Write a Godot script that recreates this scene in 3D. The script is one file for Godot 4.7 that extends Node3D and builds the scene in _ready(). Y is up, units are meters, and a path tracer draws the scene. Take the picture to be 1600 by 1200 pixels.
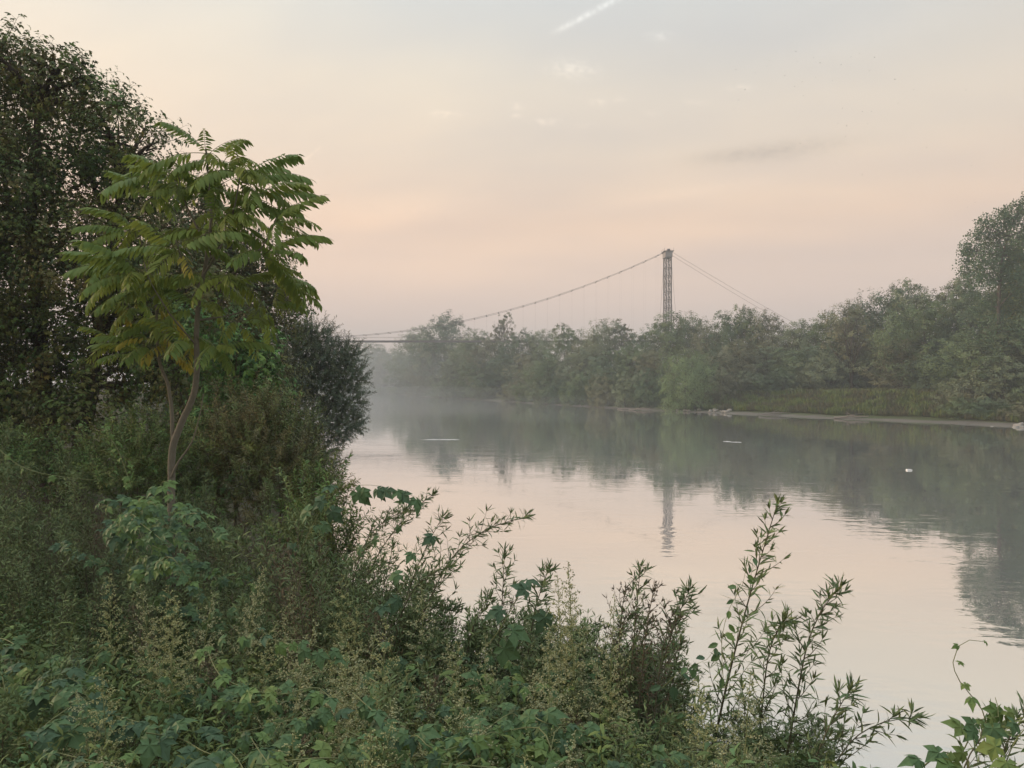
extends Node3D

# One pixel of the 1600 px wide photograph is 1/F of the distance; the eye stands 5 m above the water.
const F := 1164.0
const EYE := 5.0

var used := {}
var M := {}
var rng := RandomNumberGenerator.new()
var lumps := FastNoiseLite.new()

# ------------------------------------------------------------------ helpers
class Buf:
	var v := PackedVector3Array()
	var n := PackedVector3Array()
	var c := PackedColorArray()
	var i := PackedInt32Array()
	func mesh() -> ArrayMesh:
		var a := []
		a.resize(Mesh.ARRAY_MAX)
		a[Mesh.ARRAY_VERTEX] = v
		a[Mesh.ARRAY_NORMAL] = n
		a[Mesh.ARRAY_COLOR] = c
		a[Mesh.ARRAY_INDEX] = i
		var m := ArrayMesh.new()
		m.add_surface_from_arrays(Mesh.PRIMITIVE_TRIANGLES, a)
		return m
	func vert(p: Vector3, nn: Vector3, col: Color) -> int:
		v.append(p)
		n.append(nn)
		c.append(col)
		return v.size() - 1
	func tri(a: int, b: int, d: int) -> void:
		i.append(a)
		i.append(b)
		i.append(d)
	# a narrow curved leaf: pointed at both ends, bent away from its upper side
	func blade(o: Vector3, dir: Vector3, up: Vector3, l: float, w: float, bend: float, col: Color) -> void:
		var side := dir.cross(up)
		if side.length_squared() < 1e-6:
			side = dir.cross(Vector3(0.3, 0.1, 0.9))
		side = side.normalized()
		var nn := side.cross(dir).normalized()
		var d2 := (dir - nn * bend).normalized()
		var d3 := (dir - nn * bend * 2.2).normalized()
		var n2 := side.cross(d2).normalized()
		var n3 := side.cross(d3).normalized()
		var p1 := o + dir * l * 0.34
		var p2 := p1 + d2 * l * 0.36
		var p3 := p2 + d3 * l * 0.3
		var k := v.size()
		v.append(o); v.append(p1 - side * w * 0.5); v.append(p1 + side * w * 0.5)
		v.append(p2 - side * w * 0.36); v.append(p2 + side * w * 0.36); v.append(p3)
		n.append(nn); n.append((nn - side * 0.25).normalized()); n.append((nn + side * 0.25).normalized())
		n.append((n2 - side * 0.25).normalized()); n.append((n2 + side * 0.25).normalized()); n.append(n3)
		for q in 6:
			c.append(col)
		i.append_array(PackedInt32Array([k, k + 1, k + 2, k + 1, k + 3, k + 2, k + 2, k + 3, k + 4, k + 3, k + 5, k + 4]))
	# a small broad leaf: two triangles folded along the midrib
	func chip(o: Vector3, dir: Vector3, up: Vector3, l: float, w: float, col: Color) -> void:
		var side := dir.cross(up)
		if side.length_squared() < 1e-6:
			side = dir.cross(Vector3(0.3, 0.1, 0.9))
		side = side.normalized()
		var nn := side.cross(dir).normalized()
		var k := v.size()
		var mid := o + dir * l * 0.42 - nn * w * 0.12
		v.append(o); v.append(mid - side * w * 0.5); v.append(mid + side * w * 0.5); v.append(o + dir * l - nn * l * 0.1)
		n.append(nn); n.append((nn - side * 0.35).normalized()); n.append((nn + side * 0.35).normalized()); n.append(nn)
		for q in 4:
			c.append(col)
		i.append_array(PackedInt32Array([k, k + 1, k + 3, k, k + 3, k + 2]))
	# a bead: four-sided double pyramid
	func bead(o: Vector3, r: float, l: float, dir: Vector3, col: Color) -> void:
		var side := dir.cross(Vector3(0.31, 0.2, 0.93)).normalized()
		var fr := side.cross(dir).normalized()
		var k := v.size()
		var ring := [side, fr, -side, -fr]
		for q in 4:
			v.append(o + ring[q] * r); n.append(ring[q]); c.append(col)
		v.append(o + dir * l); n.append(dir); c.append(col)
		v.append(o - dir * l); n.append(-dir); c.append(col)
		for q in 4:
			var q2 := (q + 1) % 4
			tri_out(k + q, k + q2, k + 4, o)
			tri_out(k + q, k + q2, k + 5, o)
	func tri_out(a: int, b: int, d: int, inside: Vector3) -> void:
		var nn := (v[d] - v[a]).cross(v[b] - v[a])
		if nn.dot((v[a] + v[b] + v[d]) / 3.0 - inside) < 0.0:
			tri(a, d, b)
		else:
			tri(a, b, d)
	func tube(path: PackedVector3Array, radii: PackedFloat32Array, sides: int, col: Color, caps := true) -> void:
		var k := v.size()
		var last := path.size() - 1
		var t0 := (path[1] - path[0]).normalized()
		var side := t0.cross(Vector3(0.13, 0.21, 0.97))
		if side.length_squared() < 1e-4:
			side = t0.cross(Vector3.RIGHT)
		side = side.normalized()
		for p in path.size():
			var t := (path[mini(p + 1, last)] - path[maxi(p - 1, 0)]).normalized()
			side = (side - t * side.dot(t)).normalized()
			var fr := t.cross(side)
			for s in sides:
				var a := TAU * s / sides
				var r := side * cos(a) + fr * sin(a)
				v.append(path[p] + r * radii[p])
				n.append(r)
				c.append(col)
		for p in last:
			for s in sides:
				var s2 := (s + 1) % sides
				var a := k + p * sides + s
				var b := k + p * sides + s2
				var d := a + sides
				var e := b + sides
				i.append_array(PackedInt32Array([a, d, b, b, d, e]))
		if caps and sides >= 4:
			for s in range(1, sides - 1):
				tri(k, k + s, k + s + 1)
				var q := k + last * sides
				tri(q, q + s + 1, q + s)
	func rod(a: Vector3, b: Vector3, r: float, sides: int, col: Color) -> void:
		tube(PackedVector3Array([a, b]), PackedFloat32Array([r, r]), sides, col)
	func box(lo: Vector3, hi: Vector3, col: Color) -> void:
		var mid := (lo + hi) / 2.0
		for ax in 3:
			for sg in [-1.0, 1.0]:
				var nn := Vector3.ZERO
				nn[ax] = sg
				var u: int = (ax + 1) % 3
				var w: int = (ax + 2) % 3
				var k := v.size()
				for q in [[0, 0], [1, 0], [1, 1], [0, 1]]:
					var p := Vector3.ZERO
					p[ax] = hi[ax] if sg > 0.0 else lo[ax]
					p[u] = hi[u] if q[0] else lo[u]
					p[w] = hi[w] if q[1] else lo[w]
					vert(p, nn, col)
				tri_out(k, k + 1, k + 2, mid)
				tri_out(k, k + 2, k + 3, mid)


func at(px: float, py: float, d: float) -> Vector3:
	return Vector3((px - 800.0) / F * d, EYE + (600.0 - py) / F * d, -d)

func numbered(called: String) -> String:
	if not used.has(called):
		used[called] = 0
		return called
	used[called] += 1
	return "%s_%03d" % [called, used[called]]

func thing(called: String, label: String, category: String, where := Vector3.ZERO, group := "", kind := "") -> Node3D:
	var o := Node3D.new()
	o.name = numbered(called)
	o.position = where
	mark(o, label, category, group, kind)
	add_child(o)
	return o

func mark(o: Node, label: String, category: String, group := "", kind := "") -> void:
	if label:
		o.set_meta("label", label)
	if category:
		o.set_meta("category", category)
	if group:
		o.set_meta("group", group)
	if kind:
		o.set_meta("kind", kind)

func part(called: String, mesh: Mesh, m: Material, parent: Node, kind := "") -> MeshInstance3D:
	var o := MeshInstance3D.new()
	o.name = called if parent != self else numbered(called)
	o.mesh = mesh
	o.material_override = m
	if kind:
		o.set_meta("kind", kind)
	parent.add_child(o, true)
	return o

func many(called: String, mesh: Mesh, m: Material, parent: Node, spots: Array, tints := []) -> MultiMeshInstance3D:
	var mm := MultiMesh.new()
	mm.transform_format = MultiMesh.TRANSFORM_3D
	mm.use_colors = tints.size() > 0
	mm.mesh = mesh
	mm.instance_count = spots.size()
	for k in spots.size():
		mm.set_instance_transform(k, spots[k])
		if tints.size():
			mm.set_instance_color(k, tints[k])
	var o := MultiMeshInstance3D.new()
	o.name = called if parent != self else numbered(called)
	o.multimesh = mm
	o.material_override = m
	o.set_meta("kind", "stuff")
	parent.add_child(o, true)
	return o

func r(a: float, b: float) -> float:
	return rng.randf_range(a, b)

func ball() -> Vector3:
	var z := r(-1, 1)
	var a := r(0, TAU)
	var q := sqrt(1.0 - z * z)
	return Vector3(q * cos(a), z, q * sin(a))

func shade(c: Color, spread: float, hue := 0.0) -> Color:
	var k := 1.0 + r(-spread, spread)
	var w := r(-hue, hue)
	return Color(c.r * k * (1.0 + w), c.g * k, c.b * k * (1.0 - w))

func basis_from(dir: Vector3, roll: float) -> Basis:
	# y axis along dir
	var x := dir.cross(Vector3(0.21, 0.13, 0.95)).normalized()
	var z := x.cross(dir).normalized()
	return Basis(x, dir.normalized(), z) * Basis(Vector3.UP, roll)

func interp(table: Array, x: float) -> float:
	if x <= table[0][0]:
		return table[0][1]
	for k in range(1, table.size()):
		if x <= table[k][0]:
			return lerpf(table[k - 1][1], table[k][1], (x - table[k - 1][0]) / (table[k][0] - table[k - 1][0]))
	return table[-1][1]

func mat(color: Color, rough: float, opts := {}) -> StandardMaterial3D:
	var m := StandardMaterial3D.new()
	m.albedo_color = color.linear_to_srgb()
	m.roughness = rough
	m.vertex_color_use_as_albedo = opts.get("vertex", true)
	m.metallic_specular = opts.get("spec", 0.5)
	if opts.has("back"):
		m.backlight_enabled = true
		m.backlight = Color(opts.back, opts.back, opts.back)
	return m

func noise_tex(freq: float, octaves: int, sd: int, size := 512) -> NoiseTexture2D:
	var f := FastNoiseLite.new()
	f.seed = sd
	f.frequency = freq
	f.fractal_octaves = octaves
	f.noise_type = FastNoiseLite.TYPE_SIMPLEX
	var t := NoiseTexture2D.new()
	t.width = size
	t.height = size
	t.seamless = true
	t.noise = f
	return t

# ------------------------------------------------------------------ sky
const SKY_UP := [  # elevation, sRGB in the middle of the view
	[0.0, 200, 174, 163], [4.0, 202, 175, 162], [8.0, 204, 177, 158], [12.0, 201, 174, 152], [17.0, 194, 178, 160],
	[22.0, 185, 177, 165], [27.0, 174, 175, 172], [36.0, 186, 192, 196], [60.0, 197, 207, 216], [90.0, 200, 210, 221]]
const SUN_AZIMUTH := -76.0
const SUN_HEIGHT := 13.0

func sky_color(az: float, el: float, wisps: FastNoiseLite) -> Color:
	var e := clampf(el, 0.0, 90.0)
	var c := Color(1, 1, 1)
	for k in range(1, SKY_UP.size()):
		if e <= SKY_UP[k][0]:
			var t: float = (e - SKY_UP[k - 1][0]) / (SKY_UP[k][0] - SKY_UP[k - 1][0])
			c = Color(lerpf(SKY_UP[k - 1][1], SKY_UP[k][1], t) / 255.0, lerpf(SKY_UP[k - 1][2], SKY_UP[k][2], t) / 255.0, lerpf(SKY_UP[k - 1][3], SKY_UP[k][3], t) / 255.0)
			break
	c = c.srgb_to_linear()
	# the veil of cirrus, longer than wide, rising to the right
	var a := deg_to_rad(az)
	var q := Vector3(sin(a), 0, -cos(a)) * (1.0 / (0.18 + sin(deg_to_rad(e))))
	var w := wisps.get_noise_2d(q.x * 60.0 + q.z * 18.0, q.z * 150.0 - q.x * 25.0)
	var w2 := wisps.get_noise_2d(q.x * 25.0 + 300.0, q.z * 60.0 - q.x * 20.0)
	var lift := clampf(0.5 * w + 0.6 * w2, -0.5, 0.6) * smoothstep(3.0, 12.0, e) * 0.3
	c = Color(c.r * (1.0 + lift * 0.8), c.g * (1.0 + lift * 0.6), c.b * (1.0 + lift * 0.2))
	# warmer and brighter round the low sun
	var s := cos(deg_to_rad(el - SUN_HEIGHT)) * 1.0 - (1.0 - cos(deg_to_rad(az - SUN_AZIMUTH))) * cos(deg_to_rad(e)) * cos(deg_to_rad(SUN_HEIGHT))
	var ang := rad_to_deg(acos(clampf(s, -1, 1)))
	var glow := exp(-pow(ang / 48.0, 2.0))
	c = Color(c.r * (1.0 + glow * 0.46), c.g * (1.0 + glow * 0.35), c.b * (1.0 + glow * 0.24))
	var away := smoothstep(60.0, 140.0, ang)
	c = Color(c.r * (1.0 - 0.17 * away), c.g * (1.0 - 0.12 * away), c.b * (1.0 - 0.04 * away))
	return c

func make_sky() -> ImageTexture:
	var wisps := FastNoiseLite.new()
	wisps.seed = 11
	wisps.frequency = 0.012
	wisps.fractal_octaves = 5
	wisps.noise_type = FastNoiseLite.TYPE_SIMPLEX_SMOOTH
	var w := 768
	var h := 384
	var im := Image.create(w, h, false, Image.FORMAT_RGBF)
	for y in h:
		var el := 90.0 - (y + 0.5) / h * 180.0
		if el < -3.0:
			continue
		for x in w:
			im.set_pixel(x, y, sky_color(((x + 0.5) / w - 0.5) * 360.0, el, wisps))
	im.fill_rect(Rect2i(0, h / 2 + 6, w, h / 2 - 6), Color(0.30, 0.29, 0.28))
	im.resize(4096, 2048, Image.INTERPOLATE_CUBIC)
	# small clouds and the contrails: [px, py, half width, half height, strength, turn]
	var puffs := [[895, 108, 42, 15, 0.16, 0.05], [1032, 56, 24, 8, 0.13, 0.0], [697, 178, 26, 6, 0.15, 0.0], [852, 190, 24, 6, 0.13, 0.0], [808, 166, 12, 6, 0.12, 0.0],
		[806, 181, 10, 4, 0.10, 0.0], [934, 160, 13, 6, 0.13, 0.0], [968, 155, 16, 5, 0.09, -0.1], [1158, 137, 22, 6, 0.11, 0.0], [1020, 176, 14, 5, 0.08, 0.0],
		[1085, 160, 24, 5, 0.07, 0.0], [915, 196, 18, 4, 0.05, 0.0], [1215, 236, 135, 18, -0.19, -0.13], [1130, 243, 70, 11, -0.10, -0.1],
		[1080, 300, 160, 12, 0.05, -0.16], [1350, 60, 190, 40, 0.04, -0.22], [640, 330, 150, 30, 0.05, -0.1]]
	var puffy := FastNoiseLite.new()
	puffy.seed = 5
	puffy.frequency = 0.045
	puffy.fractal_octaves = 4
	for p in puffs:
		_puff(im, p, puffy)
	_trail(im, Vector2(966, -3), Vector2(862, 53), 4.2, 0.34, puffy)
	_trail(im, Vector2(497, 233), Vector2(474, 252), 1.3, 0.22, puffy)
	# the view's middle lies on the panorama's seam
	var turned := Image.create(4096, 2048, false, Image.FORMAT_RGBF)
	turned.blit_rect(im, Rect2i(2048, 0, 2048, 2048), Vector2i(0, 0))
	turned.blit_rect(im, Rect2i(0, 0, 2048, 2048), Vector2i(2048, 0))
	return ImageTexture.create_from_image(turned)

func _sky_px(px: float, py: float) -> Vector2:
	var d := Vector3((px - 800.0) / F, (600.0 - py) / F, -1.0).normalized()
	return Vector2((atan2(d.x, -d.z) / TAU + 0.5) * 4096.0, acos(d.y) / PI * 2048.0)

func _px_of(u: float, v: float) -> Vector2:
	var az := (u / 4096.0 - 0.5) * TAU
	var el := (0.5 - v / 2048.0) * PI
	return Vector2(800.0 + F * tan(az), 600.0 - F * tan(el) / cos(az))

func _puff(im: Image, p: Array, nz: FastNoiseLite) -> void:
	var c := _sky_px(p[0], p[1])
	var rx: float = p[2] * 0.62 * 1.6
	var ry: float = (p[3] + absf(p[5]) * p[2]) * 0.62 * 1.7
	for y in range(int(c.y - ry), int(c.y + ry) + 1):
		for x in range(int(c.x - rx), int(c.x + rx) + 1):
			var q := _px_of(x + 0.5, y + 0.5) - Vector2(p[0], p[1])
			var a := q.x / float(p[2])
			var b := (q.y - q.x * float(p[5])) / float(p[3])
			var n := nz.get_noise_2d(q.x * 1.1 + float(p[0]), q.y * 2.6 + float(p[1]))
			var k := exp(-(a * a + b * b) * 1.6) * clampf(0.62 + n * (1.5 if p[2] < 50 else 0.5), 0.0, 1.4)
			if k < 0.01:
				continue
			var o := im.get_pixel(x, y)
			k *= p[4] * 1.5
			im.set_pixel(x, y, Color(o.r * (1.0 + k), o.g * (1.0 + k * 0.95), o.b * (1.0 + k * 0.86)))

func _trail(im: Image, a: Vector2, b: Vector2, wide: float, strength: float, nz: FastNoiseLite) -> void:
	var ca := _sky_px(a.x, a.y)
	var cb := _sky_px(b.x, b.y)
	for y in range(int(minf(ca.y, cb.y)) - 8, int(maxf(ca.y, cb.y)) + 9):
		for x in range(int(minf(ca.x, cb.x)) - 8, int(maxf(ca.x, cb.x)) + 9):
			var q := _px_of(x + 0.5, y + 0.5)
			var t := (q - a).dot(b - a) / (b - a).length_squared()
			var off := (q - a - (b - a) * t).length()
			var k := exp(-pow(off / wide, 2.0)) * clampf(0.75 + nz.get_noise_2d(q.x * 2.0, q.y * 2.0), 0, 1.3) * strength
			k *= smoothstep(1.08, 0.75, t) * smoothstep(-0.4, 0.0, t)
			if k > 0.004:
				var o := im.get_pixel(x, y)
				im.set_pixel(x, y, Color(o.r * (1.0 + k), o.g * (1.0 + k * 0.97), o.b * (1.0 + k * 0.93)))

# ------------------------------------------------------------------ terrain
const NEAR_SHORE := [[700.0, 30.0], [200.0, 8.0], [30.0, -5.0], [8.0, -7.3], [4.0, -7.8], [1.0, -9.0], [-2.0, -13.0], [-4.5, -20.0], [-7.5, -30.0], [-12.5, -42.0],
	[-19.0, -60.0], [-40.0, -110.0], [-80.0, -200.0], [-140.0, -330.0], [-250.0, -480.0], [-600.0, -760.0]]
const FAR_SHORE := [[700.0, -10.0], [240.0, 0.0], [110.0, -30.0], [80.0, -55.0], [62.0, -80.0], [54.0, -97.0], [46.0, -108.0], [36.0, -126.0], [24.4, -142.0], [10.6, -176.0],
	[-7.7, -224.0], [-35.0, -291.0], [-88.0, -448.0], [-150.0, -560.0], [-300.0, -720.0], [-600.0, -900.0]]
const NEAR_IN := Vector2(-0.75, 0.66)
const FAR_IN := Vector2(0.85, -0.53)
const NEAR_RISE := [[-6.0, -1.6], [-1.0, -0.25], [0.0, 0.0], [2.0, 1.05], [5.0, 2.5], [8.0, 3.2], [10.5, 3.45], [20.0, 3.8], [60.0, 4.2], [400.0, 5.0], [1600.0, 6.0]]
const FAR_RISE := [[-6.0, -1.2], [-1.0, -0.12], [0.0, 0.0], [1.5, 0.14], [4.5, 0.42], [7.0, 1.3], [12.0, 3.0], [18.0, 3.5], [40.0, 3.9], [400.0, 5.0], [1600.0, 6.0]]

func offset_in(shore: Array, inward: Vector2, p: Vector2) -> float:
	for k in shore.size() - 1:
		var a := Vector2(shore[k][0], shore[k][1])
		var b := Vector2(shore[k + 1][0], shore[k + 1][1])
		var ab := b - a
		var det := ab.x * inward.y - ab.y * inward.x
		# a + ab*t + inward*o = p
		var ap := p - a
		var t := (ap.x * inward.y - ap.y * inward.x) / det
		if t >= 0.0 and t <= 1.0:
			return (ab.x * ap.y - ab.y * ap.x) / det
	return 0.0

func near_y(x: float, z: float) -> float:
	var o := offset_in(NEAR_SHORE, NEAR_IN, Vector2(x, z))
	return interp(NEAR_RISE, o) + lumps.get_noise_2d(x * 20.0, z * 20.0) * 0.18 * smoothstep(0.0, 3.0, o)

func far_y(x: float, z: float) -> float:
	var o := offset_in(FAR_SHORE, FAR_IN, Vector2(x, z))
	return interp(FAR_RISE, o) + lumps.get_noise_2d(x * 5.0, z * 5.0) * 0.35 * smoothstep(1.0, 7.0, o) + lumps.get_noise_2d(x * 16.0, z * 16.0) * 0.10 * smoothstep(-1.0, 1.0, o)

func bank(called: String, shore: Array, inward: Vector2, near_side: bool) -> void:
	var line := PackedVector2Array()
	for k in shore.size() - 1:
		var a := Vector2(shore[k][0], shore[k][1])
		var b := Vector2(shore[k + 1][0], shore[k + 1][1])
		var step := clampf(minf(a.length(), b.length()) * 0.016, 0.35, 60.0)
		var cnt := maxi(1, int((b - a).length() / step))
		for q in cnt:
			line.append(a.lerp(b, float(q) / cnt))
	var offs := [-6.0, -2.5, -1.0, -0.4, 0.0, 0.5, 1.0, 1.6, 2.3, 3.0, 3.8, 4.6, 5.4, 6.3, 7.2, 8.2, 9.3, 10.5, 12.0, 14.0, 17.0, 21.0, 27.0, 36.0, 50.0, 75.0, 120.0, 220.0, 420.0]
	var b := Buf.new()
	var cols := offs.size()
	for k in line.size():
		for o in offs:
			var wob: float = 0.0 if near_side else lumps.get_noise_2d(line[k].x * 9.0, line[k].y * 9.0) * 1.2 * smoothstep(120.0, -40.0, o)
			var p: Vector2 = line[k] + inward * (o + wob)
			var y := near_y(p.x, p.y) if near_side else far_y(p.x, p.y)
			var grain := lumps.get_noise_2d(p.x * 30.0, p.y * 30.0)
			var soil := Color(0.075, 0.07, 0.045)
			var c := soil
			if not near_side:
				var edge: float = o + grain * 2.2
				c = Color(0.165, 0.15, 0.125) if edge < 2.3 else Color(0.085, 0.10, 0.045)
			c = Color(c.r * (1.0 + grain * 0.3), c.g * (1.0 + grain * 0.3), c.b * (1.0 + grain * 0.25))
			b.vert(Vector3(p.x, y, p.y), Vector3.UP, c)
	for k in line.size() - 1:
		for o in cols - 1:
			var a := k * cols + o
			for t in [[a, a + 1, a + cols], [a + 1, a + cols + 1, a + cols]]:
				var nn: Vector3 = (b.v[t[2]] - b.v[t[0]]).cross(b.v[t[1]] - b.v[t[0]])
				if nn.y > 0.0:
					b.tri(t[0], t[1], t[2])
				else:
					b.tri(t[0], t[2], t[1])
	# smooth normals
	var acc := PackedVector3Array()
	acc.resize(b.v.size())
	for t in range(0, b.i.size(), 3):
		var nn := (b.v[b.i[t + 2]] - b.v[b.i[t]]).cross(b.v[b.i[t + 1]] - b.v[b.i[t]])
		for q in 3:
			acc[b.i[t + q]] += nn
	for k in acc.size():
		b.n[k] = acc[k].normalized() if acc[k].length_squared() > 0.0 else Vector3.UP
	var o := part(called, b.mesh(), M.soil, self, "structure")
	mark(o, "", "", "", "structure")

# ------------------------------------------------------------------ trees
func limb(b: Buf, from: Vector3, to: Vector3, r0: float, r1: float, sag: float, sides: int, col: Color) -> void:
	var path := PackedVector3Array()
	var rad := PackedFloat32Array()
	var bow := ball() * sag * (to - from).length()
	var steps := 6
	for k in steps + 1:
		var t := float(k) / steps
		path.append(from.lerp(to, t) + bow * sin(t * PI) * 0.5 + ball() * (to - from).length() * 0.012 * (1.0 if k > 0 and k < steps else 0.0))
		rad.append(lerpf(r0, r1, t))
	b.tube(path, rad, sides, col)

# One tree of the far bank: [trunk mesh, crown mesh] of a tree about tall x wide metres.
func far_tree(tall: float, wide: float, n_lobes: int, n_leaves: int, leaf: float, low: float, kind: String) -> Array:
	var t := Buf.new()
	var c := Buf.new()
	var bark := Color(0.09, 0.075, 0.06)
	var lobes := []
	for k in n_lobes:
		var f := lerpf(low, 0.93, (k + 0.5) / n_lobes)
		var prof := sin(clampf((f - low) / (1.0 - low), 0, 1) * PI * 0.82 + 0.42)
		if kind == "tall":
			prof = 0.75 * sin(clampf((f - low) / (1.0 - low), 0, 1) * PI * 0.9 + 0.25) + 0.12
		var a := k * 2.4 + r(-0.5, 0.5)
		var q := wide * 0.5 * prof * r(0.25, 0.78)
		var size := wide * r(0.20, 0.30) * (0.75 + 0.4 * prof)
		if kind == "airy":
			size *= 0.62
		lobes.append([Vector3(cos(a) * q, f * tall - size * 0.2, sin(a) * q), size])
	var top := Vector3(r(-0.06, 0.06) * wide, tall * 0.86, r(-0.06, 0.06) * wide)
	var foot := Vector3(0, -1.2, 0)
	var r0 := tall * 0.016 + 0.04
	var fork := foot.lerp(top, 0.3) + Vector3(r(-0.3, 0.3), 0, r(-0.3, 0.3))
	limb(t, foot, fork, r0 * 1.15, r0 * 0.8, 0.03, 7, bark)
	limb(t, fork, top, r0 * 0.8, r0 * 0.12, 0.05, 6, bark)
	for lo in lobes:
		var h: float = clampf((lo[0].y - tall * 0.1) / tall * 0.7, 0.06, 0.8)
		var s := (foot.lerp(fork, h / 0.3)) if h < 0.3 else fork.lerp(top, (h - 0.3) / 0.7)
		limb(t, s, lo[0], r0 * 0.38, r0 * 0.06, 0.14, 5, bark)
		for q in (7 if kind == "airy" else 3):
			limb(t, s.lerp(lo[0], r(0.5, 0.95)), lo[0] + ball() * lo[1] * 1.05, r0 * 0.1, r0 * 0.03, 0.2, 4, bark)
	var weight := 0.0
	for lo in lobes:
		weight += lo[1] * lo[1]
	for lo in lobes:
		var cnt := int(n_leaves * lo[1] * lo[1] / weight)
		var tone := r(0.8, 1.25)
		# each bough carries small sprays, so that its outline stays ragged
		var sprays := maxi(6, cnt / 26)
		for s in sprays:
			var d := ball()
			d.y = d.y * 0.85 + 0.12
			var o: Vector3 = lo[0] + d * lo[1] * pow(rng.randf(), 0.22) * r(0.85, 1.14)
			var st := tone * r(0.82, 1.2)
			for q in 26:
				var off = ball() * lo[1] * 0.21 * pow(rng.randf(), 0.5)
				var up := (d * 1.9 + ball() * 0.75 + Vector3(0, 0.35, 0)).normalized()
				var l := leaf * r(0.65, 1.35)
				var along := ball() - Vector3(0, 0.3, 0)
				along = (along - up * along.dot(up) * 0.9).normalized()
				var col := Color(0.95, 1.0, 0.9)
				var kk := st * r(0.78, 1.24)
				col = Color(col.r * kk * r(0.92, 1.12), col.g * kk, col.b * kk * r(0.85, 1.1))
				c.chip(o + off, along, up, l, l * r(0.5, 0.8), col)
	return [t.mesh(), c.mesh()]

func put_tree(pair: Array, called: String, label: String, category: String, group: String, where: Vector3, tall: float, wide: float, base: Vector2, m: Material) -> Node3D:
	var o := thing(called, label, category, where, group)
	part("trunk", pair[0], M.bark_far, o)
	part("crown", pair[1], m, o)
	o.rotation.y = r(0, TAU)
	o.scale = Vector3(wide / base.y, tall / base.x, wide / base.y)
	return o

# leafy twig of a near tree, growing along +y
func twig(style: String, l: float, leaf_l: float, leaf_w: float, nodes: int, col: Color) -> ArrayMesh:
	var b := Buf.new()
	var path := PackedVector3Array()
	var rad := PackedFloat32Array()
	var bow := Vector3(r(-1, 1), 0, r(-1, 1)) * 0.18 * l
	for k in 5:
		var t := k / 4.0
		path.append(Vector3(0, l * t, 0) + bow * t * t)
		rad.append(lerpf(0.004, 0.0012, t))
	b.tube(path, rad, 3, Color(0.09, 0.07, 0.05))
	for k in nodes:
		var t := (k + 0.6) / nodes
		var o := Vector3(0, l * t, 0) + bow * t * t
		var a := k * 2.4 + r(-0.3, 0.3)
		var out := Vector3(cos(a), r(0.0, 0.7), sin(a)).normalized()
		if style == "narrow":
			for q in 2:
				var d := (out.rotated(Vector3.UP, q * 2.8) + Vector3(0, 0.5, 0) + ball() * 0.25).normalized()
				b.blade(o, d, Vector3.UP + ball() * 0.6, leaf_l * r(0.7, 1.2), leaf_w * r(0.8, 1.2), r(0.1, 0.5), shade(col, 0.25, 0.08))
		else:
			# a compound leaf: stalk with three to five drooping leaflets
			var stalk := (out + Vector3(0, 0.15, 0)).normalized() * leaf_l * r(0.8, 1.2)
			var tone := shade(col, 0.25, 0.12)
			b.tube(PackedVector3Array([o, o + stalk]), PackedFloat32Array([0.0015, 0.001]), 3, Color(0.12, 0.09, 0.05), false)
			var sidev := out.cross(Vector3.UP).normalized()
			var tip := o + stalk
			for q in [[0.0, 1.0], [0.85, 0.8], [-0.85, 0.8], [0.8, 0.55], [-0.8, 0.55]].slice(0, 3 + 2 * (k % 2)):
				var from := tip - stalk * (0.0 if q[1] > 0.7 else 0.4)
				var d: Vector3 = (out * 0.8 + sidev * q[0] + Vector3(0, r(-0.75, -0.15), 0)).normalized()
				b.blade(from, d, Vector3.UP + ball() * 0.45, leaf_l * q[1] * r(0.85, 1.15), leaf_w * r(0.85, 1.15), r(0.1, 0.45), shade(tone, 0.12, 0.05))
	return b.mesh()

# spots for twigs on boughs: [centre, radius] each
func crown_spots(lobes: Array, per: float, size: float, hang := 0.0) -> Array:
	var out := []
	for lo in lobes:
		var rad: float = lo[1]
		for k in int(per * rad * rad):
			var d := ball()
			var f := pow(rng.randf(), 0.42)
			var o: Vector3 = lo[0] + Vector3(d.x, d.y * 0.9, d.z) * rad * f
			var dir := (d * 0.9 + Vector3(0, 0.55 - hang, 0) + ball() * 0.6).normalized()
			var s := size * r(0.75, 1.3)
			out.append(Transform3D(basis_from(dir, r(0, TAU)).scaled(Vector3(s, s, s)), o))
	return out

func tints(n: int, spread: float, hue: float) -> Array:
	var out := []
	for k in n:
		out.append(shade(Color(1, 1, 1), spread, hue))
	return out

# autumn colour comes in patches of a metre or so: green sprays, olive ones and a few browned ones
func patchy(spots: Array, foot: Vector3) -> Array:
	var out := []
	for t in spots:
		var p: Vector3 = t.origin + foot
		var n := lumps.get_noise_3d(p.x * 45.0, p.y * 45.0, p.z * 45.0)
		var c := Color(0.82, 1.15, 0.85).lerp(Color(1.22, 1.1, 0.85), smoothstep(-0.25, 0.35, n))
		out.append(shade(c, 0.28, 0.06))
	return out

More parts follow.
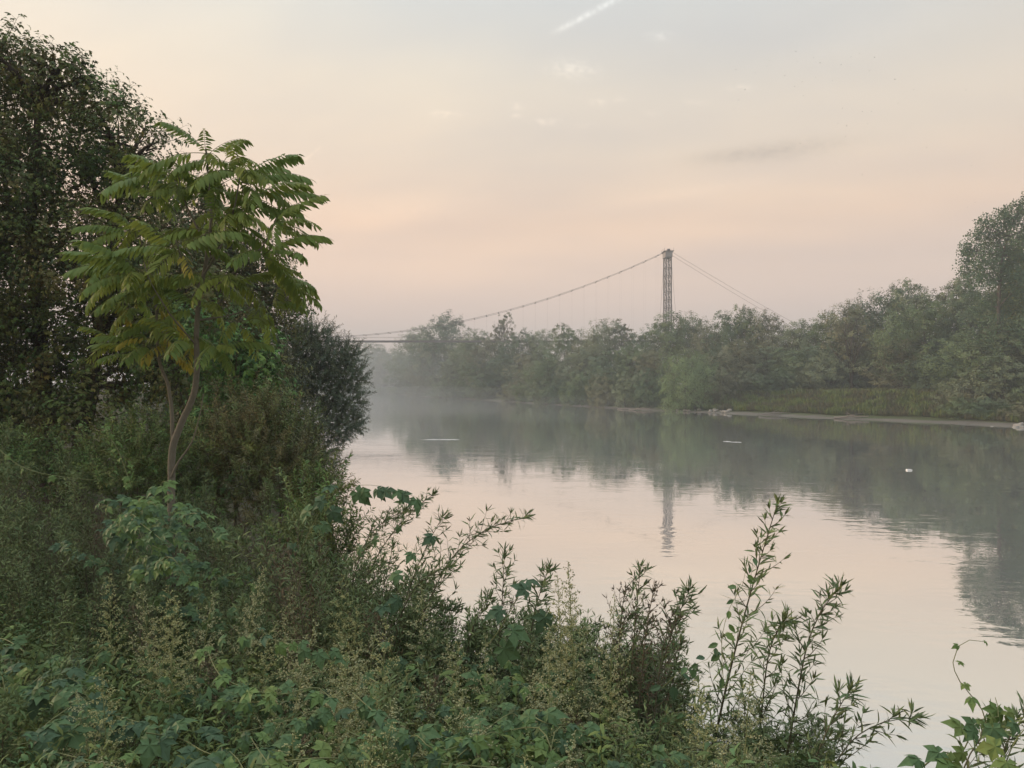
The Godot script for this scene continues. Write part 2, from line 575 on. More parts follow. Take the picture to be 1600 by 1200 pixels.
func near_tree(called: String, label: String, category: String, foot: Vector3, trunks: Array, lobes: Array, r0: float, bark: Color) -> Node3D:
	# trunks: list of polylines (world); a limb runs from the nearest trunk point to every bough
	var o := thing(called, label, category, foot)
	var b := Buf.new()
	for tr in trunks:
		var path := PackedVector3Array()
		var rad := PackedFloat32Array()
		for k in tr.size():
			path.append(tr[k] - foot)
			rad.append(lerpf(r0, r0 * 0.25, float(k) / (tr.size() - 1)))
		b.tube(path, rad, 8, bark)
	for lo in lobes:
		var best: Vector3 = trunks[0][0]
		var bd := 1e9
		for tr in trunks:
			for k in range(1, tr.size()):
				for f in [0.0, 0.5, 1.0]:
					var p: Vector3 = tr[k - 1].lerp(tr[k], f)
					var dd: float = p.distance_to(lo[0] - Vector3(0, lo[1] * 0.8, 0))
					if dd < bd:
						bd = dd
						best = p
		limb(b, best - foot, lo[0] - foot, r0 * 0.35, r0 * 0.08, 0.12, 6, bark)
		for q in 8:
			var s: Vector3 = best.lerp(lo[0], r(0.55, 1.0)) - foot
			limb(b, s, lo[0] - foot + ball() * lo[1] * 1.0, r0 * 0.09, r0 * 0.03, 0.2, 4, bark)
	part("trunk", b.mesh(), M.bark, o)
	return o

# ------------------------------------------------------------------ tree of heaven
func frond(l: float, pairs: int, leaf_l: float, leaf_w: float, droop: float, col: Color) -> ArrayMesh:
	var b := Buf.new()
	var path := PackedVector3Array()
	var rad := PackedFloat32Array()
	var pts := 12
	for k in pts + 1:
		var t := float(k) / pts
		path.append(Vector3(l * (t - 0.16 * droop * t * t * t), l * (0.10 * t - 0.42 * droop * t * t), 0))
		rad.append(lerpf(0.0042, 0.0012, t))
	b.tube(path, rad, 4, Color(0.16, 0.17, 0.06))
	for k in pairs:
		var t := lerpf(0.17, 0.99, (k + 0.5) / pairs)
		var q := t * pts
		var lo := mini(int(q), pts - 1)
		var o := path[lo].lerp(path[lo + 1], q - lo)
		var fwd := (path[lo + 1] - path[lo]).normalized()
		var size := leaf_l * (0.62 + 0.5 * sin(clampf(t * 1.05, 0, 1) * PI * 0.85))
		for s in [-1.0, 1.0]:
			var d := (Vector3(0, 0, s) * r(0.62, 0.85) + fwd * r(0.35, 0.55) + Vector3(0, -r(0.4, 0.85), 0)).normalized()
			b.blade(o, d, Vector3.UP + Vector3(r(-0.25, 0.25), 0, r(-0.25, 0.25)), size * r(0.9, 1.1), leaf_w * r(0.9, 1.1), r(0.12, 0.3), shade(col, 0.14, 0.06))
	b.blade(path[pts], (path[pts] - path[pts - 1]).normalized(), Vector3.UP, leaf_l * 0.7, leaf_w * 0.8, 0.2, shade(col, 0.1, 0.05))
	return b.mesh()

# ------------------------------------------------------------------ herbs
# mugwort: [stem mesh, leaf mesh], foot at the origin, tip near (lean.x, tall, lean.z)
func mugwort(tall: float, lean: Vector3, nod: float, branch: float, leaf_l: float, leaf_w: float, col: Color, seeds := 0.0, bare := 0.16) -> Array:
	var st := Buf.new()
	var lf := Buf.new()
	var stemcol := Color(0.105, 0.098, 0.058)
	var path := PackedVector3Array()
	var rad := PackedFloat32Array()
	var pts := 22
	var wig := Vector3(r(-1, 1), 0, r(-1, 1)) * 0.018 * tall
	var flat := Vector3(lean.x, 0, lean.z)
	var lead := flat.normalized() if flat.length() > 0.02 else Vector3(1, 0, 0)
	for k in pts + 1:
		var t := float(k) / pts
		var over := maxf(0.0, (t - 0.72) / 0.28)
		path.append(flat * pow(t, 1.5) + Vector3(0, tall * t, 0) + wig * sin(t * 5.0) + lead * nod * over * over * 0.16 * tall - Vector3(0, nod * over * over * 0.2 * tall, 0))
		rad.append(lerpf(0.0062, 0.0012, t) * (0.7 + 0.3 * tall))
	st.tube(path, rad, 5, stemcol)
	var at_t := bare
	var n := 0
	while at_t < 0.985:
		var q := at_t * pts
		var lo := mini(int(q), pts - 1)
		var o := path[lo].lerp(path[lo + 1], q - lo)
		var fwd := (path[lo + 1] - path[lo]).normalized()
		var a := n * 2.4 + r(-0.35, 0.35)
		var rad_dir := Vector3(cos(a), 0, sin(a))
		rad_dir = (rad_dir - fwd * rad_dir.dot(fwd)).normalized()
		# the leaf of the stem
		for w in 3:
			var d0 := (rad_dir.rotated(fwd, r(-1.6, 1.6)) + fwd * r(0.1, 0.8)).normalized()
			lf.blade(o, d0, fwd, leaf_l * r(0.8, 1.5) * (1.15 - 0.45 * at_t), leaf_w * r(0.8, 1.2), r(0.05, 0.45), shade(col, 0.28, 0.08))
		# the side branch in its axil
		var bl := branch * (pow(1.0 - at_t, 0.75) + 0.07) * r(0.55, 1.2)
		if bl > 0.02:
			var bd := (rad_dir * r(0.65, 0.95) + fwd * 0.75).normalized()
			var steps := maxi(3, int(bl / 0.016))
			var p := o
			var d := bd
			var bp := PackedVector3Array([o])
			for s in steps:
				d = (d + fwd * 0.06 + Vector3(0, 0.05, 0) + ball() * 0.10).normalized()
				p += d * bl / steps
				bp.append(p)
				var sa := s * 2.4 + r(-0.4, 0.4)
				var sd := Vector3(cos(sa), 0.2, sin(sa))
				sd = (sd - d * sd.dot(d)).normalized()
				if seeds > 0.0 and rng.randf() < seeds:
					lf.bead(p + sd * r(0.004, 0.016), r(0.0022, 0.004), r(0.003, 0.006), (sd + d).normalized(), shade(Color(0.13, 0.085, 0.06), 0.35, 0.1))
				else:
					lf.blade(p, (sd * r(0.6, 1.0) + d * r(0.3, 0.8)).normalized(), d + ball() * 0.3, leaf_l * r(0.5, 0.95), leaf_w * r(0.6, 1.0), r(0.0, 0.4), shade(col, 0.28, 0.08))
			# the tuft at the end
			for s in 4:
				lf.blade(p, (d + ball() * 0.55).normalized(), d + ball() * 0.5, leaf_l * r(0.4, 0.75), leaf_w * 0.7, r(0.0, 0.35), shade(col, 0.25, 0.08))
			var br := PackedFloat32Array()
			for s in bp.size():
				br.append(lerpf(0.0021, 0.0008, float(s) / (bp.size() - 1)))
			st.tube(bp, br, 3, stemcol, false)
		at_t += (0.022 if at_t > 0.8 else 0.031) / maxf(tall, 0.5) * r(0.7, 1.3)
		n += 1
	for s in 14:
		var d1 := (path[pts] - path[pts - 1]).normalized()
		lf.blade(path[pts] - d1 * r(0.0, 0.05), (d1 + ball() * 0.6).normalized(), d1 + ball() * 0.4, leaf_l * r(0.5, 0.9), leaf_w * 0.8, r(0.0, 0.3), shade(col, 0.2, 0.08))
	return [st.mesh(), lf.mesh(), path[pts]]

# panicle of pale flowers: [stem, flowers]
func panicle(tall: float, head: float, col: Color) -> Array:
	var st := Buf.new()
	var fl := Buf.new()
	var green := Color(0.17, 0.20, 0.08)
	var path := PackedVector3Array()
	var rad := PackedFloat32Array()
	var bow := Vector3(r(-1, 1), 0, r(-1, 1)) * 0.07 * tall
	for k in 13:
		var t := k / 12.0
		path.append(Vector3(0, tall * t, 0) + bow * t * t)
		rad.append(lerpf(0.0036, 0.001, t))
	st.tube(path, rad, 5, green)
	var y := tall - head
	var n := 0
	while y < tall:
		var t := y / tall
		var o := Vector3(0, y, 0) + bow * t * t
		var f := (tall - y) / head
		var l := head * 0.30 * pow(f, 0.8) + 0.008
		var a := n * 2.4 + r(-0.3, 0.3)
		var d := Vector3(cos(a), r(0.25, 0.6), sin(a)).normalized()
		var e := o + d * l
		st.tube(PackedVector3Array([o, o + d * l * 0.5 + Vector3(0, 0.004, 0), e]), PackedFloat32Array([0.0011, 0.0009, 0.0006]), 3, green, false)
		var blobs := maxi(3, int(l / 0.0045))
		for k in blobs:
			var p := o.lerp(e, lerpf(0.25, 1.0, float(k) / blobs)) + ball() * 0.007
			if rng.randf() < 0.5:
				fl.bead(p, r(0.0022, 0.0038), r(0.0024, 0.004), ball(), shade(col, 0.22, 0.08))
			else:
				var q := ball()
				for s in 3:
					fl.chip(p, (q + ball() * 0.9).normalized(), q, r(0.006, 0.010), r(0.0025, 0.004), shade(col, 0.2, 0.06))
		y += head * 0.024 * r(0.8, 1.3)
		n += 1
	return [st.mesh(), fl.mesh()]

# a five-lobed vine leaf lying in the xz plane, stalk end at the origin, pointing to +x, upper side +y
func lobed_leaf(size: float, deep: float, cup: float, col: Color) -> ArrayMesh:
	var b := Buf.new()
	var lobes := [[-2.2, 0.60], [-1.1, 0.86], [0.0, 1.06], [1.1, 0.86], [2.2, 0.60]]
	var mid := Vector3(size * 0.24, 0, 0)
	var vein := Color(col.r * 1.35 + 0.01, col.g * 1.3 + 0.01, col.b * 1.25)
	var outline := PackedVector3Array()
	var tips := []
	for k in 5:
		var a: float = lobes[k][0] + r(-0.09, 0.09)
		var l: float = lobes[k][1] * size * 0.74 * r(0.92, 1.08)
		tips.append([a, l])
	for k in 5:
		var a: float = tips[k][0]
		var l: float = tips[k][1]
		var ax := Vector3(cos(a), 0, sin(a))
		var sd := Vector3(-sin(a), 0, cos(a))
		var drop := func(p: Vector3) -> Vector3:
			var q := (p - mid).length() / size
			return Vector3(p.x, p.y - cup * size * q * q * 1.7, p.z)
		var spread := l * 0.36
		var c0: Vector3 = mid
		var m1: Vector3 = drop.call(mid + ax * l * 0.52 - Vector3(0, size * 0.022, 0))
		var tip: Vector3 = drop.call(mid + ax * l)
		var ridge := size * 0.06
		for s in [-1.0, 1.0]:
			var notch: Vector3 = drop.call(mid + ax.rotated(Vector3.UP, -s * 0.54) * size * (0.74 * (1.0 - deep)) * r(0.62, 0.72) + Vector3(0, ridge, 0))
			var wide: Vector3 = drop.call(mid + ax * l * 0.48 + sd * s * spread + Vector3(0, ridge, 0))
			var near_tip: Vector3 = drop.call(mid + ax * l * 0.74 + sd * s * spread * 0.5 + Vector3(0, ridge * 0.5, 0))
			var quads := [[c0, m1, wide, notch], [m1, tip, near_tip, wide]]
			for qd in quads:
				var nn: Vector3 = (qd[2] - qd[0]).cross(qd[1] - qd[0])
				if nn.y < 0.0:
					nn = -nn
				nn = nn.normalized()
				nn = (nn + Vector3.UP * 0.4).normalized()
				var i0 := b.vert(qd[0], nn, vein)
				var i1 := b.vert(qd[1], nn, vein)
				var i2 := b.vert(qd[2], nn, col)
				var i3 := b.vert(qd[3], nn, col)
				for tr in [[i0, i1, i2], [i0, i2, i3]]:
					var fn: Vector3 = (b.v[tr[2]] - b.v[tr[0]]).cross(b.v[tr[1]] - b.v[tr[0]])
					if fn.y >= 0.0:
						b.tri(tr[0], tr[1], tr[2])
					else:
						b.tri(tr[0], tr[2], tr[1])
	b.tube(PackedVector3Array([mid, mid * 0.4 + Vector3(0, -size * 0.03, 0), Vector3(-size * 0.35, -size * 0.28, 0)]), PackedFloat32Array([0.0009, 0.0012, 0.0014]), 4, Color(0.15, 0.17, 0.07), false)
	return b.mesh()

func oval_leaf(size: float, wide: float, col: Color) -> ArrayMesh:
	var b := Buf.new()
	var outline := [[0.0, 0.0], [0.18, 0.36], [0.42, 0.5], [0.68, 0.38], [0.88, 0.16], [1.0, 0.0]]
	var up := Vector3.UP
	for s in [-1.0, 1.0]:
		for k in 5:
			var p := []
			for q in [k, k + 1]:
				var x: float = outline[q][0] * size
				p.append([Vector3(x, -0.18 * x * x / size, 0), Vector3(x, -0.18 * x * x / size + 0.05 * size * outline[q][1], s * outline[q][1] * wide)])
			var nn := Vector3(0.1, 1, -s * 0.25).normalized()
			var i0 := b.vert(p[0][0], nn, col)
			var i1 := b.vert(p[1][0], nn, col)
			var i2 := b.vert(p[1][1], nn, col)
			var i3 := b.vert(p[0][1], nn, col)
			for tr in [[i0, i1, i2], [i0, i2, i3]]:
				var fn: Vector3 = (b.v[tr[2]] - b.v[tr[0]]).cross(b.v[tr[1]] - b.v[tr[0]])
				if fn.y >= 0.0:
					b.tri(tr[0], tr[1], tr[2])
				else:
					b.tri(tr[0], tr[2], tr[1])
	return b.mesh()

# a vine: a stem along the path and leaves hung along it, each leaf a part
func vine(called: String, label: String, group: String, path: PackedVector3Array, spacing: float, size: Vector2, leaves: Array, mats: Array, rad := 0.0022, face := Vector3(0.0, 0.75, 0.65)) -> Node3D:
	var foot := path[0]
	var o := thing(called, label, "vine", foot, group)
	var curve := Curve3D.new()
	for p in path:
		curve.add_point(p - foot)
	for k in range(1, path.size() - 1):
		var t := (path[k + 1] - path[k - 1]) / 6.0
		curve.set_point_in(k, -t)
		curve.set_point_out(k, t)
	var fine := curve.tessellate_even_length(4, 0.05)
	var st := Buf.new()
	var rr := PackedFloat32Array()
	for k in fine.size():
		rr.append(lerpf(rad, rad * 0.4, float(k) / fine.size()))
	st.tube(fine, rr, 5, Color(0.16, 0.18, 0.07))
	part("stem", st.mesh(), M.stem, o)
	var long := curve.get_baked_length()
	var s := spacing * 0.5
	var n := 0
	while s < long:
		var p := curve.sample_baked(s)
		var k := lerpf(size.x, size.y, s / long) * r(0.75, 1.2)
		var a := r(0, TAU)
		var up := (face + ball() * 0.55).normalized()
		var fwd := Vector3(cos(a), -0.5, sin(a) + 0.35)
		fwd = (fwd - up * fwd.dot(up)).normalized()
		var b := Basis(fwd, up, fwd.cross(up)).scaled(Vector3(k, k, k))
		var lf := part("leaf", leaves[rng.randi() % leaves.size()], mats[rng.randi() % mats.size()], o)
		lf.transform = Transform3D(b, p + b * Vector3(0.35, 0.28, 0))
		s += spacing * r(0.6, 1.4)
		n += 1
	return o

func plant(pair: Array, called: String, label: String, category: String, group: String, foot: Vector3, turn: float, size: Vector3, leaf_part: String, m: Material) -> Node3D:
	var o := thing(called, label, category, foot, group)
	part("stem", pair[0], M.stem, o)
	part(leaf_part, pair[1], m, o, "stuff" if leaf_part == "seeds" else "")
	o.rotation.y = turn
	o.scale = size
	return o

const MASS_TOP := [[-80.0, 650.0], [0.0, 668.0], [60.0, 690.0], [120.0, 705.0], [180.0, 730.0], [240.0, 735.0], [300.0, 740.0], [360.0, 742.0], [420.0, 740.0], [480.0, 735.0], [520.0, 770.0],
	[540.0, 840.0], [570.0, 870.0], [620.0, 885.0], [700.0, 915.0], [760.0, 925.0], [850.0, 945.0], [900.0, 935.0], [950.0, 930.0], [1000.0, 940.0], [1035.0, 1010.0], [1075.0, 1150.0],
	[1110.0, 1120.0], [1160.0, 1080.0], [1220.0, 1100.0], [1280.0, 1140.0], [1330.0, 1200.0], [1350.0, 1280.0], [1500.0, 1300.0]]

func _ready() -> void:
	rng.seed = 20240917
	lumps.seed = 3
	lumps.frequency = 0.02
	lumps.fractal_octaves = 4

	# ---- camera, sky, sun, exposure
	var cam := Camera3D.new()
	cam.name = "camera"
	cam.position = Vector3(0, EYE, 0)
	cam.fov = rad_to_deg(2.0 * atan(600.0 / F))
	cam.near = 0.1
	cam.far = 4000.0
	cam.current = true
	add_child(cam)
	var pano := PanoramaSkyMaterial.new()
	pano.panorama = make_sky()
	var sky := Sky.new()
	sky.sky_material = pano
	var env := Environment.new()
	env.background_mode = Environment.BG_SKY
	env.sky = sky
	env.tonemap_mode = Environment.TONE_MAPPER_LINEAR
	env.tonemap_exposure = 1.78
	env.fog_enabled = true
	env.fog_density = 0.0012
	env.fog_light_color = Color(0.945, 0.98, 1.0)
	env.volumetric_fog_enabled = true
	env.volumetric_fog_density = 0.0
	env.sdfgi_enabled = true
	env.ssao_enabled = true
	env.ssil_enabled = true
	var we := WorldEnvironment.new()
	we.name = "environment"
	we.environment = env
	add_child(we)
	var sun := DirectionalLight3D.new()
	sun.name = "sun"
	sun.light_color = Color(1.0, 0.86, 0.72)
	sun.light_energy = 0.6
	sun.light_angular_distance = 10.0
	sun.shadow_enabled = true
	var sa := deg_to_rad(SUN_AZIMUTH)
	var se := deg_to_rad(SUN_HEIGHT)
	var from := Vector3(sin(sa) * cos(se), sin(se), -cos(sa) * cos(se))
	sun.look_at_from_position(from * 100.0, Vector3.ZERO)
	add_child(sun)

	materials()
	setting()
	bridge()
	far_wood()
	left_trees()
	heaven_tree()
	near_herbs()
	small_things()

func materials() -> void:
	M.soil = mat(Color(1, 1, 1), 0.95, {"spec": 0.2})
	M.bark = mat(Color(1, 1, 1), 0.9, {"spec": 0.25})
	var bt := noise_tex(0.03, 4, 9, 256)
	M.bark.heightmap_enabled = false
	M.bark.normal_enabled = true
	bt.as_normal_map = true
	bt.bump_strength = 6.0
	M.bark.normal_texture = bt
	M.bark.uv1_triplanar = true
	M.bark.uv1_scale = Vector3(9, 2.2, 9)
	M.bark_far = mat(Color(1, 1, 1), 0.9, {"spec": 0.25})
	M.stem = mat(Color(1, 1, 1), 0.65)
	# leaf colours are linear; vertex colours vary them
	M.far_a = mat(Color(0.150, 0.200, 0.100), 0.7, {"back": 0.6, "spec": 0.3})
	M.far_b = mat(Color(0.200, 0.235, 0.145), 0.7, {"back": 0.6, "spec": 0.3})
	M.far_c = mat(Color(0.205, 0.210, 0.130), 0.7, {"back": 0.6, "spec": 0.3})
	M.far_d = mat(Color(0.118, 0.168, 0.096), 0.7, {"back": 0.6, "spec": 0.3})
	M.far_light = mat(Color(0.195, 0.260, 0.130), 0.7, {"back": 0.6, "spec": 0.3})
	M.far_yellow = mat(Color(0.200, 0.205, 0.060), 0.7, {"back": 0.6, "spec": 0.3})
	M.leaf = mat(Color(1, 1, 1), 0.6, {"back": 0.5, "spec": 0.36})
	M.frond = mat(Color(1, 1, 1), 0.6, {"back": 0.85, "spec": 0.36})
	M.leaf_dull = mat(Color(1, 1, 1), 0.75, {"back": 0.35, "spec": 0.3})
	M.flower = mat(Color(1, 1, 1), 0.8, {"back": 0.4, "spec": 0.25})
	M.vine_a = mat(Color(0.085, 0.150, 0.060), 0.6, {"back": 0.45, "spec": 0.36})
	M.vine_b = mat(Color(0.118, 0.190, 0.056), 0.6, {"back": 0.45, "spec": 0.36})
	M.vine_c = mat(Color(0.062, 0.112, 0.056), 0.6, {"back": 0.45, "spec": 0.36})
	M.vine_light = mat(Color(0.150, 0.210, 0.060), 0.6, {"back": 0.5, "spec": 0.36})
	M.vine_yellow = mat(Color(0.260, 0.240, 0.050), 0.55, {"back": 0.5, "spec": 0.35})
	M.steel = mat(Color(1, 1, 1), 0.6)
	M.stone = mat(Color(1, 1, 1), 0.9, {"spec": 0.3})
	M.foam = mat(Color(1, 1, 1), 0.85, {"spec": 0.3})
	# river
	var w := mat(Color(0.865, 0.86, 0.825), 0.018, {"vertex": false})
	w.metallic = 0.87
	var f := FastNoiseLite.new()
	f.seed = 21
	f.frequency = 0.022
	f.fractal_octaves = 4
	f.noise_type = FastNoiseLite.TYPE_SIMPLEX_SMOOTH
	var hi := f.get_seamless_image(512, 512)
	f.seed = 22
	f.frequency = 0.006
	f.fractal_octaves = 2
	var lo := f.get_seamless_image(512, 512)
	var hm := Image.create(512, 512, false, Image.FORMAT_RGB8)
	for y in 512:
		for x in 512:
			var k := smoothstep(0.35, 0.75, lo.get_pixel(x, y).r)
			var h := 0.5 + (hi.get_pixel(x, y).r - 0.5) * (0.25 + 0.75 * k)
			hm.set_pixel(x, y, Color(h, h, h))
	hm.bump_map_to_normal_map(6.0)
	w.normal_enabled = true
	w.normal_texture = ImageTexture.create_from_image(hm)
	w.normal_scale = 0.048
	w.uv1_triplanar = true
	w.uv1_world_triplanar = true
	w.uv1_scale = Vector3(1.0 / 19.0, 1.0, 1.0 / 6.5)
	M.water = w

func setting() -> void:
	var pm := PlaneMesh.new()
	pm.size = Vector2(1900, 1700)
	var river := part("river", pm, M.water, self, "structure")
	river.position = Vector3(50, 0, -450)
	bank("near_bank_ground", NEAR_SHORE, NEAR_IN, true)
	bank("far_bank_ground", FAR_SHORE, FAR_IN, false)
	# mist lying on the far water and drifting into the trees of the bend: [place, size, density, label]
	for e in [[Vector3(-75, 3.0, -335), Vector3(250, 34, 230), 0.0020, "pale mist over the farthest water at the river bend"], [Vector3(-30, 0.5, -225), Vector3(90, 8, 90), 0.003, "thin mist over the water below the bridge"],
			[Vector3(12, 0.3, -152), Vector3(60, 5, 50), 0.002, "faint mist over the water before the round bush"]]:
		var fv := FogVolume.new()
		fv.name = numbered("mist")
		fv.shape = RenderingServer.FOG_VOLUME_SHAPE_ELLIPSOID
		fv.position = e[0]
		fv.size = e[1]
		fv.rotation.y = 0.35
		var fm := FogMaterial.new()
		fm.density = e[2]
		fm.albedo = Color(0.95, 0.98, 1.0)
		fv.material = fm
		mark(fv, e[3], "mist", "", "stuff")
		add_child(fv)

# ------------------------------------------------------------------ bridge
func bridge() -> void:
	var d := 245.0
	var tx := (1043.0 - 800.0) / F * d
	var top := EYE + (600.0 - 394.0) / F * d
	var deck := EYE + (600.0 - 532.5) / F * d
	var ground := 3.6
	var o := thing("suspension_bridge", "slender suspension bridge with lattice tower and cables rising over the far trees", "bridge", Vector3(tx, ground, -d))
	var grey := Color(0.13, 0.115, 0.115)
	var pale := Color(0.28, 0.255, 0.25)
	var h := top - ground
	var tower := Node3D.new()
	tower.name = "tower"
	o.add_child(tower)
	var hw := 0.85
	var hd := 1.9
	for sx in [-1.0, 1.0]:
		for sz in [-1.0, 1.0]:
			var b := Buf.new()
			b.box(Vector3(sx * hw - 0.16, 0, sz * hd - 0.16), Vector3(sx * hw + 0.16, h, sz * hd + 0.16), grey)
			part("leg", b.mesh(), M.steel, tower)
	var bays := 17
	for k in bays:
		var y0 := h * k / bays
		var y1 := h * (k + 1) / bays
		for sz in [-1.0, 1.0]:
			var b := Buf.new()
			b.rod(Vector3(-hw, y0, sz * hd), Vector3(hw, y1, sz * hd), 0.09, 4, pale)
			b.rod(Vector3(hw, y0, sz * (hd + 0.01)), Vector3(-hw, y1, sz * (hd + 0.01)), 0.09, 4, pale)
			b.rod(Vector3(-hw, y1, sz * hd), Vector3(hw, y1, sz * hd), 0.11, 4, grey)
			part("brace", b.mesh(), M.steel, tower)
		for sx in [-1.0, 1.0]:
			var b := Buf.new()
			b.rod(Vector3(sx * hw, y0, -hd), Vector3(sx * hw, y1, hd), 0.08, 4, pale)
			b.rod(Vector3(sx * hw, y1, -hd), Vector3(sx * hw, y1, hd), 0.1, 4, grey)
			part("brace", b.mesh(), M.steel, tower)
	var cap := Buf.new()
	cap.box(Vector3(-1.15, h - 1.9, -2.3), Vector3(1.15, h - 0.05, 2.3), pale)
	cap.box(Vector3(-1.6, h - 0.05, -2.5), Vector3(1.6, h + 0.12, 2.5), grey)
	for sx in [-1.5, 1.5]:
		for sz in [-2.4, 0.0, 2.4]:
			cap.rod(Vector3(sx, h + 0.1, sz), Vector3(sx, h + 1.0, sz), 0.05, 4, grey)
	cap.box(Vector3(-0.5, h + 0.12, -2.1), Vector3(0.5, h + 0.75, -1.5), grey)
	cap.box(Vector3(-0.5, h + 0.12, 1.5), Vector3(0.5, h + 0.75, 2.1), grey)
	part("tower_head", cap.mesh(), M.steel, tower)
	# cables: parabola down to the middle of the span, straight backstays to the right
	var mid := (478.0 - 800.0) / F * d - tx
	var low := deck + 1.1 - ground
	for sz in [-1.8, 1.8]:
		var path := PackedVector3Array()
		var rad := PackedFloat32Array()
		for k in 61:
			var x := mid * 2.0 * k / 60.0
			var t := (x - mid) / mid
			path.append(Vector3(x, low + (h + 0.4 - low) * t * t, sz))
			rad.append(0.05)
		var b := Buf.new()
		b.tube(path, rad, 6, grey)
		part("main_cable", b.mesh(), M.steel, o)
		var bs := Buf.new()
		var bp := PackedVector3Array()
		var br := PackedFloat32Array()
		for k in 13:
			var t := k / 12.0
			bp.append(Vector3(t * 82.0, lerpf(h + 0.4, 0.0, t) - sin(t * PI) * 1.6, sz * (1.0 + t * 1.2)))
			br.append(0.045)
		bs.tube(bp, br, 6, grey)
		part("backstay", bs.mesh(), M.steel, o)
		for gx in [-3.2, 3.8]:
			var g := Buf.new()
			g.rod(Vector3(signf(gx) * 0.9, h - 3.0, sz), Vector3(gx, 2.0, sz * 1.6), 0.035, 4, grey)
			part("guy_wire", g.mesh(), M.steel, o)
	# hangers with their clamps
	var step := 4.0
	var x := -3.5
	while x > mid * 2.0 + 4.0:
		var t := (x - mid) / mid
		var y := low + (h + 0.4 - low) * t * t
		for sz in [-1.8, 1.8]:
			var b := Buf.new()
			b.rod(Vector3(x, deck - ground, sz), Vector3(x, y, sz), 0.006, 4, grey)
			b.box(Vector3(x - 0.15, y - 0.19, sz - 0.11), Vector3(x + 0.15, y + 0.1, sz + 0.11), grey)
			part("hanger", b.mesh(), M.steel, o)
		x -= step
	var dk := Buf.new()
	dk.box(Vector3(mid * 2.0, deck - ground - 0.5, -1.8), Vector3(14.0, deck - ground + 0.02, 1.8), grey)
	part("deck", dk.mesh(), M.steel, o)
	for sz in [-1.75, 1.75]:
		var rb := Buf.new()
		rb.rod(Vector3(mid * 2.0, deck - ground + 1.1, sz), Vector3(14.0, deck - ground + 1.1, sz), 0.03, 4, grey)
		part("handrail", rb.mesh(), M.steel, o)

# ------------------------------------------------------------------ far bank
func far_foot(px: float, d: float) -> Vector3:
	var x := (px - 800.0) / F * d
	return Vector3(x, far_y(x, -d), -d)

